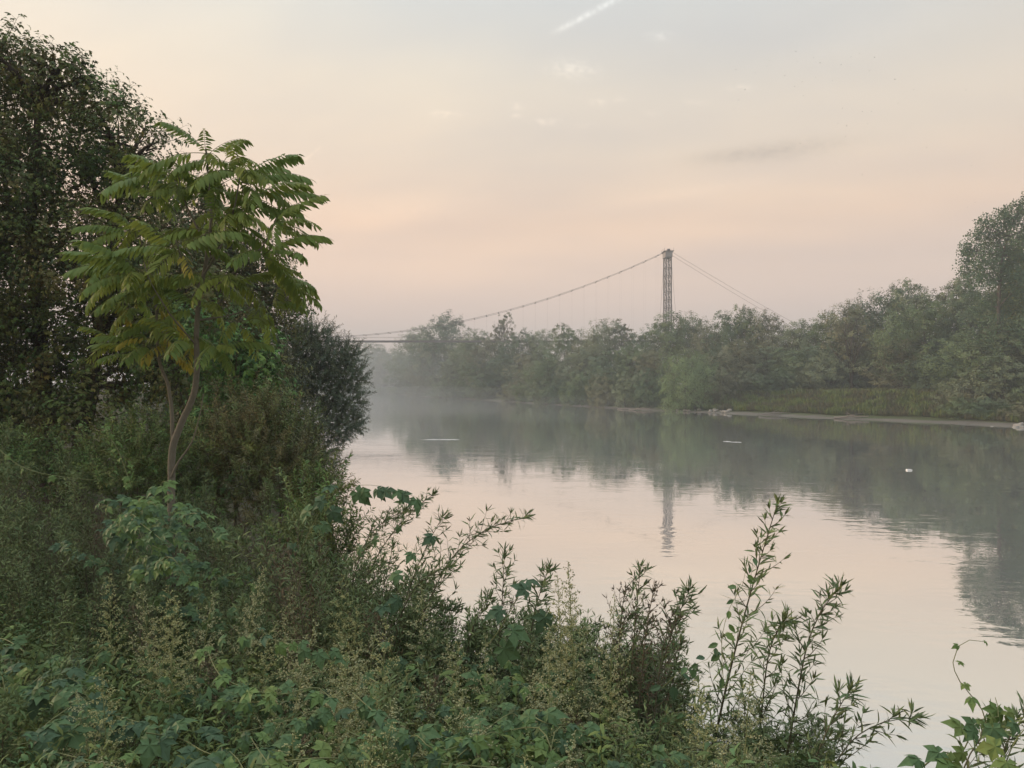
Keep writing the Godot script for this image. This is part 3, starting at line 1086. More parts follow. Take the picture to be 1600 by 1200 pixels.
func far_wood() -> void:
	rng.seed = 411
	var round_ := []
	for k in 5:
		round_.append(far_tree(16, 12, 11 + k, 19000, 0.27, 0.10, "round"))
	var tall := []
	for k in 3:
		tall.append(far_tree(20, 9, 15, 17000, 0.27, 0.18, "tall"))
	var bush := []
	for k in 4:
		bush.append(far_tree(5, 6, 12, 11000, 0.15, -0.02, "round"))
	var big_bush := far_tree(8, 10, 16, 20000, 0.17, -0.03, "round")
	var airy := [far_tree(18, 10, 20, 2200, 0.34, 0.42, "airy"), far_tree(14, 9, 16, 2600, 0.30, 0.35, "airy")]
	var mats := [M.far_a, M.far_b, M.far_c, M.far_d]
	# [px, top py, metres away, width in px, form, material or -1, label]
	var list := [
		[585, 536, 560, 56, "round", 1, "faint bluish tree in haze at the far river bend under the bridge deck"],
		[545, 545, 600, 60, "round", 3, ""], [622, 548, 470, 60, "round", 0, ""], [600, 560, 455, 60, "round", 2, ""],
		[652, 512, 380, 66, "round", 1, "hazy tree at the wood's end where the cable meets the deck"],
		[697, 491, 310, 78, "round", 3, "tall dome shaped dark tree crossed by the bridge deck"],
		[640, 553, 345, 55, "round", 0, ""], [672, 540, 312, 60, "round", 2, ""], [725, 533, 268, 60, "round", 1, ""],
		[745, 516, 262, 50, "round", 0, ""], [787, 486, 252, 46, "airy0", 1, "thin see-through tree standing above the wood under the cable"],
		[765, 528, 245, 60, "round", 2, ""], [812, 518, 228, 66, "round", 3, ""], [845, 518, 225, 60, "round", 1, ""],
		[886, 507, 205, 66, "round", 0, ""], [915, 524, 200, 60, "round", 2, ""], [948, 500, 190, 60, "round", 1, ""], [975, 497, 192, 52, "airy1", 1, ""],
		[1008, 512, 180, 60, "round", 3, ""], [1045, 491, 172, 78, "round", 0, "green round headed tree in front of the bridge tower's foot"],
		[1085, 494, 176, 70, "round", 1, ""], [1112, 508, 165, 60, "round", 2, ""], [1142, 489, 158, 62, "round", 3, ""], [1170, 481, 155, 58, "round", 0, "dark crown under the lower end of the backstay cable"],
		[1205, 490, 152, 70, "round", 2, ""], [1245, 503, 145, 74, "round", 1, ""], [1290, 492, 140, 76, "round", 0, ""], [1335, 472, 136, 88, "round", 2, ""],
		[1385, 450, 134, 86, "round", 3, ""], [1428, 440, 132, 82, "round", 1, ""], [1470, 447, 128, 80, "airy1", 2, ""], [1498, 428, 124, 66, "tall", 1, "slender light crowned tree just before the tall poplar"],
		[1330, 480, 126, 70, "airy0", 2, "half bare tree with dark forked limbs above the grassy bank"], [1440, 470, 118, 90, "round", 0, ""], [1530, 450, 116, 90, "round", 3, ""], [1585, 440, 112, 100, "round", 2, ""],
		[1650, 420, 110, 110, "round", 0, ""], [1720, 400, 105, 120, "round", 1, ""], [1640, 330, 118, 120, "tall", 3, ""], [1800, 380, 100, 130, "round", 2, ""],
		[1600, 372, 106, 62, "tall", 5, "yellowing tree leaning against the tall poplar at the picture's right edge"],
		# second, lower rows
		[780, 560, 236, 62, "round", 3, ""], [830, 552, 206, 62, "round", 2, ""], [860, 560, 190, 58, "round", 0, ""], [905, 548, 184, 62, "round", 1, ""], [950, 545, 168, 66, "round", 3, ""],
		[985, 540, 162, 60, "round", 0, ""], [1020, 545, 156, 62, "round", 2, ""], [1120, 545, 146, 66, "round", 3, ""], [1160, 535, 142, 66, "round", 2, ""], [1200, 540, 136, 72, "round", 1, ""],
		[1240, 545, 130, 74, "round", 0, ""], [1285, 535, 126, 80, "round", 3, ""], [1375, 520, 118, 86, "round", 1, ""], [1410, 530, 112, 86, "round", 2, ""], [1470, 525, 108, 92, "round", 3, ""],
		[1525, 520, 104, 96, "round", 0, ""], [1585, 510, 100, 100, "round", 1, ""], [1660, 510, 96, 110, "round", 3, ""], [1760, 500, 92, 120, "round", 0, ""], [710, 560, 262, 56, "round", 1, ""], [745, 562, 246, 60, "round", 0, ""]]
	for e in list:
		if e[0] > 1180 and e[0] < 1480 and e[1] > 505:
			e[2] += 8
		var foot := far_foot(e[0], e[2])
		var top: float = EYE + (600.0 - e[1]) / F * e[2]
		var wide: float = e[3] / F * e[2] * 1.38
		var m: Material = M.far_yellow if e[5] == 5 else mats[e[5]]
		var z: String = "at the far river bend" if e[0] < 660 else "behind the misty bridge deck" if e[0] < 770 else "left of the bridge tower" if e[0] < 1010 else "right of the bridge tower" if e[0] < 1230 else "above the grassy slope" if e[0] < 1460 else "around the tall poplar"
		z = ("lower hazy tree in the wood " if e[1] > 515 else "taller hazy tree in the wood ") + z
		var label: String = e[6] if e[6] else z
		var group := "" if e[6] else z.replace("tree", "trees")
		var high: float = top - foot.y
		if e[4] == "round":
			put_tree(round_[rng.randi() % 5], "tree", label, "tree", group, foot, high * 1.02, wide, Vector2(16, 12), m)
		elif e[4] == "tall":
			put_tree(tall[rng.randi() % 3], "tree", label, "tree", group, foot, high * 1.02, wide, Vector2(20, 9), m)
		else:
			put_tree(airy[int(e[4][4])], "tree", label, "tree", group, foot, high, wide, Vector2(18, 10) if e[4] == "airy0" else Vector2(14, 9), M.far_c)
	# the tall poplar, its boughs where they stand against the sky
	var pd := 100.0
	var pf := far_foot(1560, pd)
	var lobes := []
	for q in [[1592, 335, 22], [1570, 352, 24], [1545, 352, 17], [1560, 380, 26], [1528, 372, 20], [1516, 395, 20], [1540, 405, 26], [1575, 405, 28], [1600, 380, 30], [1530, 430, 26], [1560, 440, 30], [1595, 440, 30], [1625, 350, 28], [1640, 400, 32], [1508, 388, 10], [1580, 480, 34], [1545, 480, 28], [1600, 318, 16], [1565, 332, 12], [1530, 350, 10], [1508, 420, 14], [1550, 520, 34], [1600, 520, 36]]:
		lobes.append([at(q[0], q[1], pd + r(-2, 2)), q[2] / F * pd * 0.93])
	var pop := near_tree("poplar_tree", "tallest poplar with ragged crown against the sky at the picture's right edge", "tree", pf, [[pf, at(1562, 560, pd), at(1560, 480, pd), at(1566, 400, pd), at(1585, 340, pd)]], lobes, 0.32, Color(0.12, 0.105, 0.09))
	var c := Buf.new()
	for lo in lobes:
		var cnt := int(lo[1] * lo[1] * 21.0)
		for s in cnt:
			var dd := ball()
			var p: Vector3 = lo[0] - pf + dd * lo[1] * pow(rng.randf(), 0.4)
			var tone := r(0.8, 1.25)
			for q in 12:
				var l := r(0.18, 0.32)
				c.chip(p + ball() * 0.5, (ball() - Vector3(0, 0.3, 0)).normalized(), (dd * 1.5 + ball() + Vector3(0, 0.4, 0)).normalized(), l, l * 0.8, shade(Color(0.9 * tone, tone, 0.9 * tone), 0.2, 0.1))
	part("crown", c.mesh(), M.far_d, pop)
	# bushes by the water
	var BG := "low bushes"
	var BS := "low grey green bush"
	var bl := [
		[1073, 549, 136, 98, 4, "big round light green bush standing alone at the far waterline"],
		[905, 582, 172, 62, 0, "dark rounded bush at the waterline left of the round light green bush"], [850, 590, 186, 54, 1, ""], [875, 595, 180, 50, 3, ""], [800, 596, 211, 50, 2, ""], [825, 592, 200, 46, 0, ""],
		[760, 598, 233, 52, 1, ""], [725, 600, 252, 50, 3, ""], [690, 602, 275, 46, 0, ""], [655, 603, 305, 46, 2, ""], [628, 604, 345, 46, 1, ""], [600, 605, 390, 44, 0, ""], [580, 605, 440, 40, 3, ""],
		[945, 585, 160, 56, 2, ""], [980, 582, 153, 58, 1, ""], [1012, 578, 147, 56, 3, ""], [1130, 575, 138, 60, 2, ""], [1165, 580, 132, 60, 1, ""], [1190, 585, 130, 58, 0, ""], [1225, 575, 127, 66, 3, ""],
		[1262, 562, 123, 76, 1, "wide grey bush at the top of the grassy slope"], [1300, 548, 122, 80, 1, ""], [1345, 560, 121, 60, 3, ""], [1390, 562, 120, 60, 2, ""],
		[1450, 560, 108, 78, 3, ""], [1490, 590, 103, 66, 1, ""], [1520, 575, 101, 70, 2, ""], [1570, 560, 97, 100, 1, "broad bush near the stones at the picture's right edge"], [1500, 622, 98, 56, 0, ""], [1545, 622, 95, 60, 3, ""], [1600, 630, 91, 60, 2, ""], [1640, 590, 92, 90, 0, ""],
		[1700, 580, 90, 100, 1, ""]]
	for e in bl:
		var bz := " at the river bend" if e[0] < 770 else " left of the round light green bush" if e[0] < 1040 else " right of the round light green bush" if e[0] < 1240 else " along the grassy slope" if e[0] < 1470 else " by the stones at the right edge"
		if e[0] > 1150 and e[0] < 1470:
			e[2] += 7
		var foot := far_foot(e[0], e[2])
		var top: float = EYE + (600.0 - e[1]) / F * e[2]
		put_tree(big_bush if e[4] == 4 else bush[rng.randi() % 4], "bush", e[5] if e[5] else BS + bz, "bush", "" if e[5] else BG + bz, foot, maxf(top - foot.y, 1.5), e[3] / F * e[2] * (1.05 if e[4] == 4 else 1.12), Vector2(8, 10) if e[4] == 4 else Vector2(5, 6), M.far_light if e[4] == 4 else mats[e[4]])
	# grass and herbs on the slope
	var gb := Buf.new()
	for k in 26:
		var a := r(0, TAU)
		gb.blade(Vector3(cos(a), 0, sin(a)) * r(0, 0.25), (Vector3(cos(a), 1.1, sin(a)) + ball() * 0.3).normalized(), Vector3(cos(a), 0.2, sin(a)), r(0.3, 0.7), r(0.04, 0.09), r(0.1, 0.5), shade(Color(1, 1, 1), 0.25, 0.1))
	var spots := []
	var tn := []
	for k in 7500:
		var px := r(1080, 1620)
		var d := interp([[1080, 134.0], [1130, 127.0], [1300, 109.0], [1450, 98.0], [1600, 86.0], [1620, 85.0]], px) + 3.2 + pow(rng.randf(), 1.3) * 14.0
		var p := far_foot(px, d)
		if p.y < 0.35:
			continue
		spots.append(Transform3D(Basis(Vector3.UP, r(0, TAU)).scaled(Vector3.ONE * r(0.7, 1.9)), p))
		var g := lumps.get_noise_2d(p.x * 12.0, p.z * 12.0)
		tn.append(shade(Color(0.185, 0.235, 0.075) if g > -0.05 else Color(0.150, 0.150, 0.080), 0.2, 0.1))
	var go := many("bank_grass", gb.mesh(), M.leaf_dull, self, spots, tn)
	mark(go, "rough green grass and herbs on the far river slope", "grass")

# ------------------------------------------------------------------ trees on the near bank
func left_trees() -> void:
	rng.seed = 52
	var elder := [twig("compound", 0.42, 0.072, 0.029, 11, Color(0.105, 0.132, 0.050)), twig("compound", 0.36, 0.068, 0.027, 10, Color(0.125, 0.128, 0.055))]
	var willow := [twig("narrow", 0.5, 0.085, 0.017, 20, Color(0.105, 0.140, 0.085)), twig("narrow", 0.42, 0.085, 0.019, 18, Color(0.125, 0.152, 0.10))]
	# big dark maple at the left edge
	var d := 13.0
	var lobes := []
	for q in [[35, 120, 55], [105, 150, 50], [12, 84, 20], [62, 92, 18], [95, 102, 17], [140, 118, 20], [-20, 70, 30], [188, 165, 18], [225, 200, 20], [238, 225, 16], [150, 165, 34], [-50, 150, 100], [170, 205, 55], [60, 215, 90], [-80, 290, 130], [140, 280, 85], [205, 270, 55], [40, 340, 110], [215, 350, 75], [-100, 470, 130], [130, 420, 100], [225, 440, 80],
			[20, 480, 110], [130, 550, 95], [-70, 620, 110], [30, 620, 100], [220, 560, 85], [130, 660, 70], [300, 470, 80], [290, 580, 70]]:
		lobes.append([at(q[0], q[1], d + r(-1.0, 0.8)), q[2] / F * d])
	for lo in lobes:
		lo[1] *= 0.94
	var foot := Vector3(-8.2, 0, -13.6)
	foot.y = near_y(foot.x, foot.z) - 0.1
	var o := near_tree("maple_tree", "large dark olive brown maple filling the picture's left edge", "tree", foot, [[foot, at(70, 640, 13.4), at(60, 480, 13.2), at(50, 330, 13), at(60, 160, 13)], [foot + Vector3(0.2, 0.2, 0), at(140, 600, 13.4), at(170, 430, 13.1), at(190, 280, 13)], [foot, at(-20, 560, 13.6), at(-60, 380, 13.3), at(-50, 200, 13)]], lobes, 0.19, Color(0.075, 0.062, 0.05))
	for k in 2:
		var s := crown_spots(lobes, 108.0, 1.0, 0.1)
		for q in s.size():
			s[q].origin -= foot
		many("crown", elder[k], M.leaf, o, s, patchy(s, foot))
	# smaller tree behind the tree of heaven
	d = 15.5
	lobes = []
	for q in [[330, 400, 75], [405, 425, 50], [375, 500, 75], [320, 590, 70], [425, 505, 42], [290, 330, 60], [440, 470, 34], [400, 590, 60], [360, 650, 60], [300, 690, 50]]:
		lobes.append([at(q[0], q[1], d + r(-0.6, 0.8)), q[2] / F * d])
	foot = Vector3(-6.2, 0, -15.6)
	foot.y = near_y(foot.x, foot.z) - 0.1
	o = near_tree("maple_tree", "smaller leafy maple half hidden behind the young feather leaved tree", "tree", foot, [[foot, at(350, 620, d), at(345, 500, d), at(340, 380, d)]], lobes, 0.09, Color(0.075, 0.062, 0.05))
	for k in 2:
		var s := crown_spots(lobes, 150.0, 0.95, 0.2)
		for q in s.size():
			s[q].origin -= foot
		many("crown", elder[k], M.leaf, o, s, tints(s.size(), 0.25, 0.12))
	# willow bush leaning over the water
	d = 24.0
	lobes = []
	for q in [[470, 548, 40], [515, 560, 36], [543, 585, 28], [500, 600, 48], [545, 625, 26], [470, 640, 46], [435, 590, 46], [530, 660, 32], [505, 690, 30], [460, 530, 26], [548, 552, 16], [490, 735, 34], [450, 700, 46], [548, 660, 20], [500, 520, 16]]:
		lobes.append([at(q[0], q[1], d + r(-0.7, 0.7)), q[2] / F * d])
	foot = Vector3(-7.2, 0, -23.6)
	foot.y = near_y(foot.x, foot.z) - 0.1
	o = near_tree("willow_bush", "grey green willow bush leaning over the river behind the brown thicket", "bush", foot, [[foot, at(455, 690, d), at(470, 600, d), at(480, 540, d)], [foot, at(480, 700, d), at(515, 640, d), at(535, 590, d)], [foot, at(440, 680, d), at(440, 600, d)]], lobes, 0.06, Color(0.08, 0.07, 0.055))
	for k in 2:
		var s := crown_spots(lobes, 260.0, 0.85, 0.0)
		for q in s.size():
			s[q].origin -= foot
		many("crown", willow[k], M.leaf_dull, o, s, tints(s.size(), 0.22, 0.08))
	# fresh green saplings under the tree of heaven
	var fresh := twig("compound", 0.34, 0.085, 0.034, 8, Color(0.095, 0.185, 0.050))
	d = 10.5
	lobes = []
	for q in [[345, 575, 45], [395, 590, 45], [385, 545, 35], [355, 640, 50], [420, 640, 40], [320, 520, 36], [410, 560, 30], [330, 690, 45]]:
		lobes.append([at(q[0], q[1], d + r(-0.4, 0.4)), q[2] / F * d])
	foot = Vector3(-3.9, 0, -10.6)
	foot.y = near_y(foot.x, foot.z) - 0.1
	o = near_tree("green_shrub", "fresh green leafy shrub beside the forked trunk of the young tree", "shrub", foot, [[foot, at(365, 680, d), at(365, 600, d), at(370, 560, d)]], lobes, 0.025, Color(0.09, 0.08, 0.05))
	var sp := crown_spots(lobes, 260.0, 0.8, 0.2)
	for q in sp.size():
		sp[q].origin -= foot
	many("crown", fresh, M.leaf, o, sp, tints(sp.size(), 0.25, 0.14))
	# brown, half dry thicket
	var dry := twig("narrow", 0.5, 0.075, 0.013, 22, Color(0.170, 0.165, 0.082))
	var dryg := twig("narrow", 0.45, 0.075, 0.015, 20, Color(0.140, 0.182, 0.070))
	var lush := twig("narrow", 0.42, 0.07, 0.019, 18, Color(0.120, 0.190, 0.062))
	d = 9.5
	for e in [["brown half dry bush in front of the willow beside the water", [[400, 690, 62], [445, 720, 56], [360, 720, 60], [480, 750, 46], [420, 770, 70], [390, 640, 36], [455, 670, 36], [500, 790, 30], [345, 665, 34]], Vector3(-3.2, 0, -9.4), 0], ["dull green brush under the dark maple's lower boughs", [[60, 735, 44], [120, 740, 42], [190, 748, 40], [10, 725, 50], [-50, 720, 56], [240, 750, 38]], Vector3(-6.0, 0, -9.6), 1],
			["dull green brush on the slope behind the young tree's trunk", [[190, 760, 44], [240, 770, 44], [290, 775, 46], [330, 790, 46], [215, 740, 30], [215, 695, 38], [255, 690, 40], [170, 695, 34], [300, 745, 34], [260, 745, 28]], Vector3(-4.4, 0, -8.7), 2],
			["dark leafy brush at the bank's edge below the climbing vine", [[500, 800, 40], [520, 845, 36], [538, 890, 34], [490, 850, 40], [510, 765, 24], [480, 800, 40], [552, 925, 26]], Vector3(-1.75, 0, -6.6), 3]]:
		d = [9.5, 9.5, 8.6, 6.4][e[3]]
		lobes = []
		for q in e[1]:
			lobes.append([at(q[0], q[1], d + r(-0.6, 0.6)), q[2] / F * d])
		foot = e[2]
		foot.y = near_y(foot.x, foot.z) - 0.05
		var trunks := []
		var thick: float = 330.0 if e[3] < 2 else 420.0
		for q in e[1].slice(0, 5):
			trunks.append([foot + Vector3(r(-0.3, 0.3), 0, r(-0.2, 0.2)), at(q[0], q[1] + 30, d), at(q[0], q[1] - 20, d)])
		o = near_tree("thicket_bush", e[0], "bush", foot, trunks, lobes, 0.014, Color(0.11, 0.09, 0.06))
		for k in 2:
			var s := crown_spots(lobes, thick, 0.75 if e[3] < 2 else 0.6, -0.3)
			for q in s.size():
				s[q].origin -= foot
			many("crown", ([dry, dryg] if e[3] == 0 else [lush, dryg])[k], M.leaf_dull, o, s, tints(s.size(), 0.3, 0.12))
	# trees farther along the near bank, glimpsed between the boughs
	var pair := far_tree(9, 8, 15, 9000, 0.2, 0.12, "round")
	for e in [[-14.5, -33, 9.0, 8.0, "dense tree on the near bank just behind the willow bush"], [-21, -47, 10.0, 9.0, "dense tree on the near bank well behind the willow bush"], [-15.5, -20, 10.0, 8.0, "dense tree on the near bank behind the dark maple"], [-33, -75, 11.0, 10.0, "farthest dense tree on the near bank"]]:
		var p := Vector3(e[0], near_y(e[0], e[1]), e[1])
		put_tree(pair, "tree", e[4], "tree", "", p, e[2], e[3], Vector2(9, 8), M.far_d)

# ------------------------------------------------------------------ the young tree of heaven
func heaven_tree() -> void:
	rng.seed = 77
	var d := 7.0
	var base := at(268, 745, d)
	var foot := Vector3(base.x, near_y(base.x, base.z) - 0.08, base.z)
	var o := thing("tree_of_heaven", "young slim tree with forked trunk and drooping feather leaves", "tree", foot)
	var bark := Color(0.165, 0.150, 0.115)
	var stems := [
		[[268, 800, 0.046, 0], [268, 745, 0.043, 0], [270, 700, 0.041, 0], [284, 660, 0.039, 0], [303, 615, 0.036, 0], [308, 570, 0.033, 0], [307, 520, 0.030, 0], [312, 460, 0.027, 0], [322, 410, 0.023, 0], [330, 340, 0.016, -0.1], [326, 285, 0.010, -0.1], [322, 232, 0.006, -0.1]],
		[[270, 690, 0.024, 0.01], [268, 640, 0.022, 0.06], [262, 600, 0.020, 0.1], [248, 560, 0.018, 0.14], [245, 500, 0.015, 0.2], [238, 440, 0.012, 0.2], [224, 390, 0.008, 0.2], [212, 345, 0.006, 0.2]],
		[[248, 560, 0.012, 0.14], [262, 545, 0.011, 0.2], [256, 500, 0.009, 0.3], [228, 455, 0.007, 0.35], [185, 425, 0.005, 0.4]],
		[[318, 430, 0.016, 0], [345, 385, 0.013, -0.15], [365, 330, 0.010, -0.2], [377, 262, 0.006, -0.2]],
		[[326, 390, 0.014, 0], [300, 340, 0.011, 0.1], [284, 300, 0.008, 0.15], [276, 258, 0.005, 0.15]],
		[[312, 460, 0.014, 0], [360, 430, 0.011, -0.25], [410, 385, 0.008, -0.35], [432, 340, 0.005, -0.35]],
		[[310, 500, 0.012, 0], [370, 490, 0.009, 0.25], [415, 465, 0.006, 0.4], [440, 440, 0.004, 0.4]],
		[[307, 540, 0.012, 0], [265, 490, 0.009, -0.3], [235, 440, 0.006, -0.4], [225, 410, 0.005, -0.4]],
		[[314, 450, 0.010, 0], [290, 420, 0.008, -0.35], [275, 375, 0.006, -0.5]],
		[[322, 410, 0.010, 0], [350, 370, 0.008, 0.35], [350, 320, 0.006, 0.5]],
		[[268, 745, 0.016, -0.03], [280, 720, 0.012, -0.06], [300, 690, 0.009, -0.08], [312, 650, 0.006, -0.1], [318, 615, 0.004, -0.1]]]
	for s in stems.size():
		var path := PackedVector3Array()
		var rad := PackedFloat32Array()
		var c := Curve3D.new()
		for q in stems[s]:
			c.add_point(at(q[0], q[1], d + q[3]) - foot)
		for k in range(1, stems[s].size() - 1):
			var t := (c.get_point_position(k + 1) - c.get_point_position(k - 1)) / 6.0
			c.set_point_in(k, -t)
			c.set_point_out(k, t)
		if s == 0:
			path.append(Vector3.ZERO)
			rad.append(0.055)
		for k in stems[s].size() - 1:
			for f in 4:
				path.append(c.sample(k, f / 4.0) + ball() * 0.002)
				rad.append(lerpf(stems[s][k][2], stems[s][k + 1][2], f / 4.0) * 0.8)
		path.append(c.get_point_position(stems[s].size() - 1))
		rad.append(stems[s][-1][2])
		var b := Buf.new()
		b.tube(path, rad, 9, bark)
		part("trunk" if s == 0 else "branch", b.mesh(), M.bark, o)
	var green := Color(0.175, 0.235, 0.052)
	var fr := [frond(0.74, 13, 0.165, 0.047, 1.0, green), frond(0.82, 14, 0.17, 0.048, 0.8, Color(0.150, 0.215, 0.052)), frond(0.64, 11, 0.155, 0.044, 1.25, Color(0.205, 0.250, 0.052)), frond(0.58, 10, 0.15, 0.042, 0.7, Color(0.180, 0.230, 0.050))]
	var yl := frond(0.42, 6, 0.12, 0.04, 1.1, Color(0.30, 0.27, 0.045))
	# shoots: px, py, depth offset, how many leaves, length factor, main direction (0 right, PI left) and its spread
	var shoots := [[322, 232, -0.1, 8, 0.85, 0.0, PI], [377, 262, -0.2, 9, 1.05, 0.0, 2.2], [276, 258, 0.15, 9, 0.95, PI, 2.4], [212, 345, 0.2, 8, 1.0, PI, 2.2], [190, 425, 0.4, 6, 0.95, PI, 1.8], [432, 340, -0.35, 6, 0.9, 0.0, 1.6],
		[440, 440, 0.4, 6, 0.75, 0.0, 1.8], [225, 410, -0.4, 8, 1.05, PI, 2.0], [275, 375, -0.5, 7, 0.9, PI, 3.0], [350, 320, 0.5, 6, 0.9, 0.0, 3.0], [330, 350, -0.1, 6, 0.85, 0.3, 3.1], [238, 440, 0.2, 6, 0.95, PI, 2.0], [256, 500, 0.3, 5, 0.85, PI, 2.4], [365, 330, -0.2, 5, 0.95, 0.2, 2.6], [320, 420, 0.0, 6, 0.8, PI, 3.1], [360, 430, -0.25, 5, 0.85, 0.0, 2.5], [312, 470, 0.1, 5, 0.75, PI, 3.1], [410, 385, -0.35, 5, 0.9, 0.0, 2.0], [215, 470, 0.35, 5, 0.9, PI, 1.8], [235, 525, 0.1, 4, 0.8, PI, 2.2], [425, 425, 0.3, 5, 0.75, 0.0, 1.8], [300, 290, 0.0, 5, 0.85, PI, 3.1], [345, 280, 0.1, 5, 0.9, 0.0, 3.1], [190, 400, 0.3, 4, 0.8, PI, 1.6], [290, 520, -0.15, 4, 0.8, PI, 2.6], [215, 545, 0.2, 4, 0.75, PI, 1.6], [335, 530, -0.1, 4, 0.7, 0.0, 2.4], [375, 500, 0.2, 4, 0.75, 0.0, 2.2], [180, 520, 0.35, 4, 0.75, PI, 1.8], [415, 470, 0.35, 4, 0.75, 0.0, 1.8], [350, 250, 0.0, 4, 0.8, 0.0, 3.1], [395, 300, -0.2, 4, 0.95, 0.0, 1.8], [245, 300, 0.15, 4, 0.9, PI, 1.8]]
	for s in shoots:
		var p := at(s[0], s[1], d + s[2]) - foot
		var cnt: int = int(s[3] * 1.15)
		for k in cnt:
			var az: float = s[5] + s[6] * (2.0 * (k + r(0.1, 0.9)) / cnt - 1.0)
			var pitch := r(0.05, 0.75) if k % 3 else r(-0.35, 0.1)
			var k2: float = s[4] * r(0.78, 1.05) * (0.84 if s[0] < 265 else 1.0)
			var f := part("frond", fr[rng.randi() % 4], M.frond, o)
			f.transform = Transform3D(Basis(Vector3.UP, az) * Basis(Vector3(0, 0, 1), pitch) * Basis(Vector3(1, 0, 0), r(-0.5, 0.5)) * Basis.from_scale(Vector3.ONE * k2), p + Vector3(0, -0.06 * rng.randf() - 0.015 * k, 0))
	for s in [[250, 545, 0.1], [262, 540, 0.2], [245, 520, 0.1], [238, 530, 0.0], [270, 560, 0.1], [300, 540, -0.1], [235, 480, 0.15], [285, 400, -0.3], [170, 470, 0.4]]:
		var f := part("frond", yl, M.frond, o)
		f.set_meta("label", "yellowed autumn leaf")
		f.transform = Transform3D(Basis(Vector3.UP, r(0, TAU)) * Basis(Vector3(0, 0, 1), r(-0.5, 0.2)) * Basis.from_scale(Vector3.ONE * r(0.75, 1.05)), at(s[0], s[1], d + s[2]) - foot)

# ------------------------------------------------------------------ herbs of the near bank
func foot_at(px: float, d: float) -> Vector3:
	var x := (px - 800.0) / F * d
	return Vector3(x, near_y(x, -d) - 0.03, -d)

# where in the near thicket a plant stands, said by things one can find
func zone(px: float, d: float) -> String:
	if px < 200.0:
		return "below the dark maple" if d > 3.6 else "at the lower left corner"
	if px < 420.0:
		return "around the young tree's foot" if d > 3.6 else "below the young tree"
	if px < 580.0:
		return "below the brown bush" if d > 3.6 else "left of the lowest middle"
	if px < 760.0:
		return "under the long bending mugwort"
	if px < 900.0:
		return "under the upright middle mugwort"
	if px < 1050.0:
		return "around the brown seed stalks"
	return "at the tallest mugwort's foot"

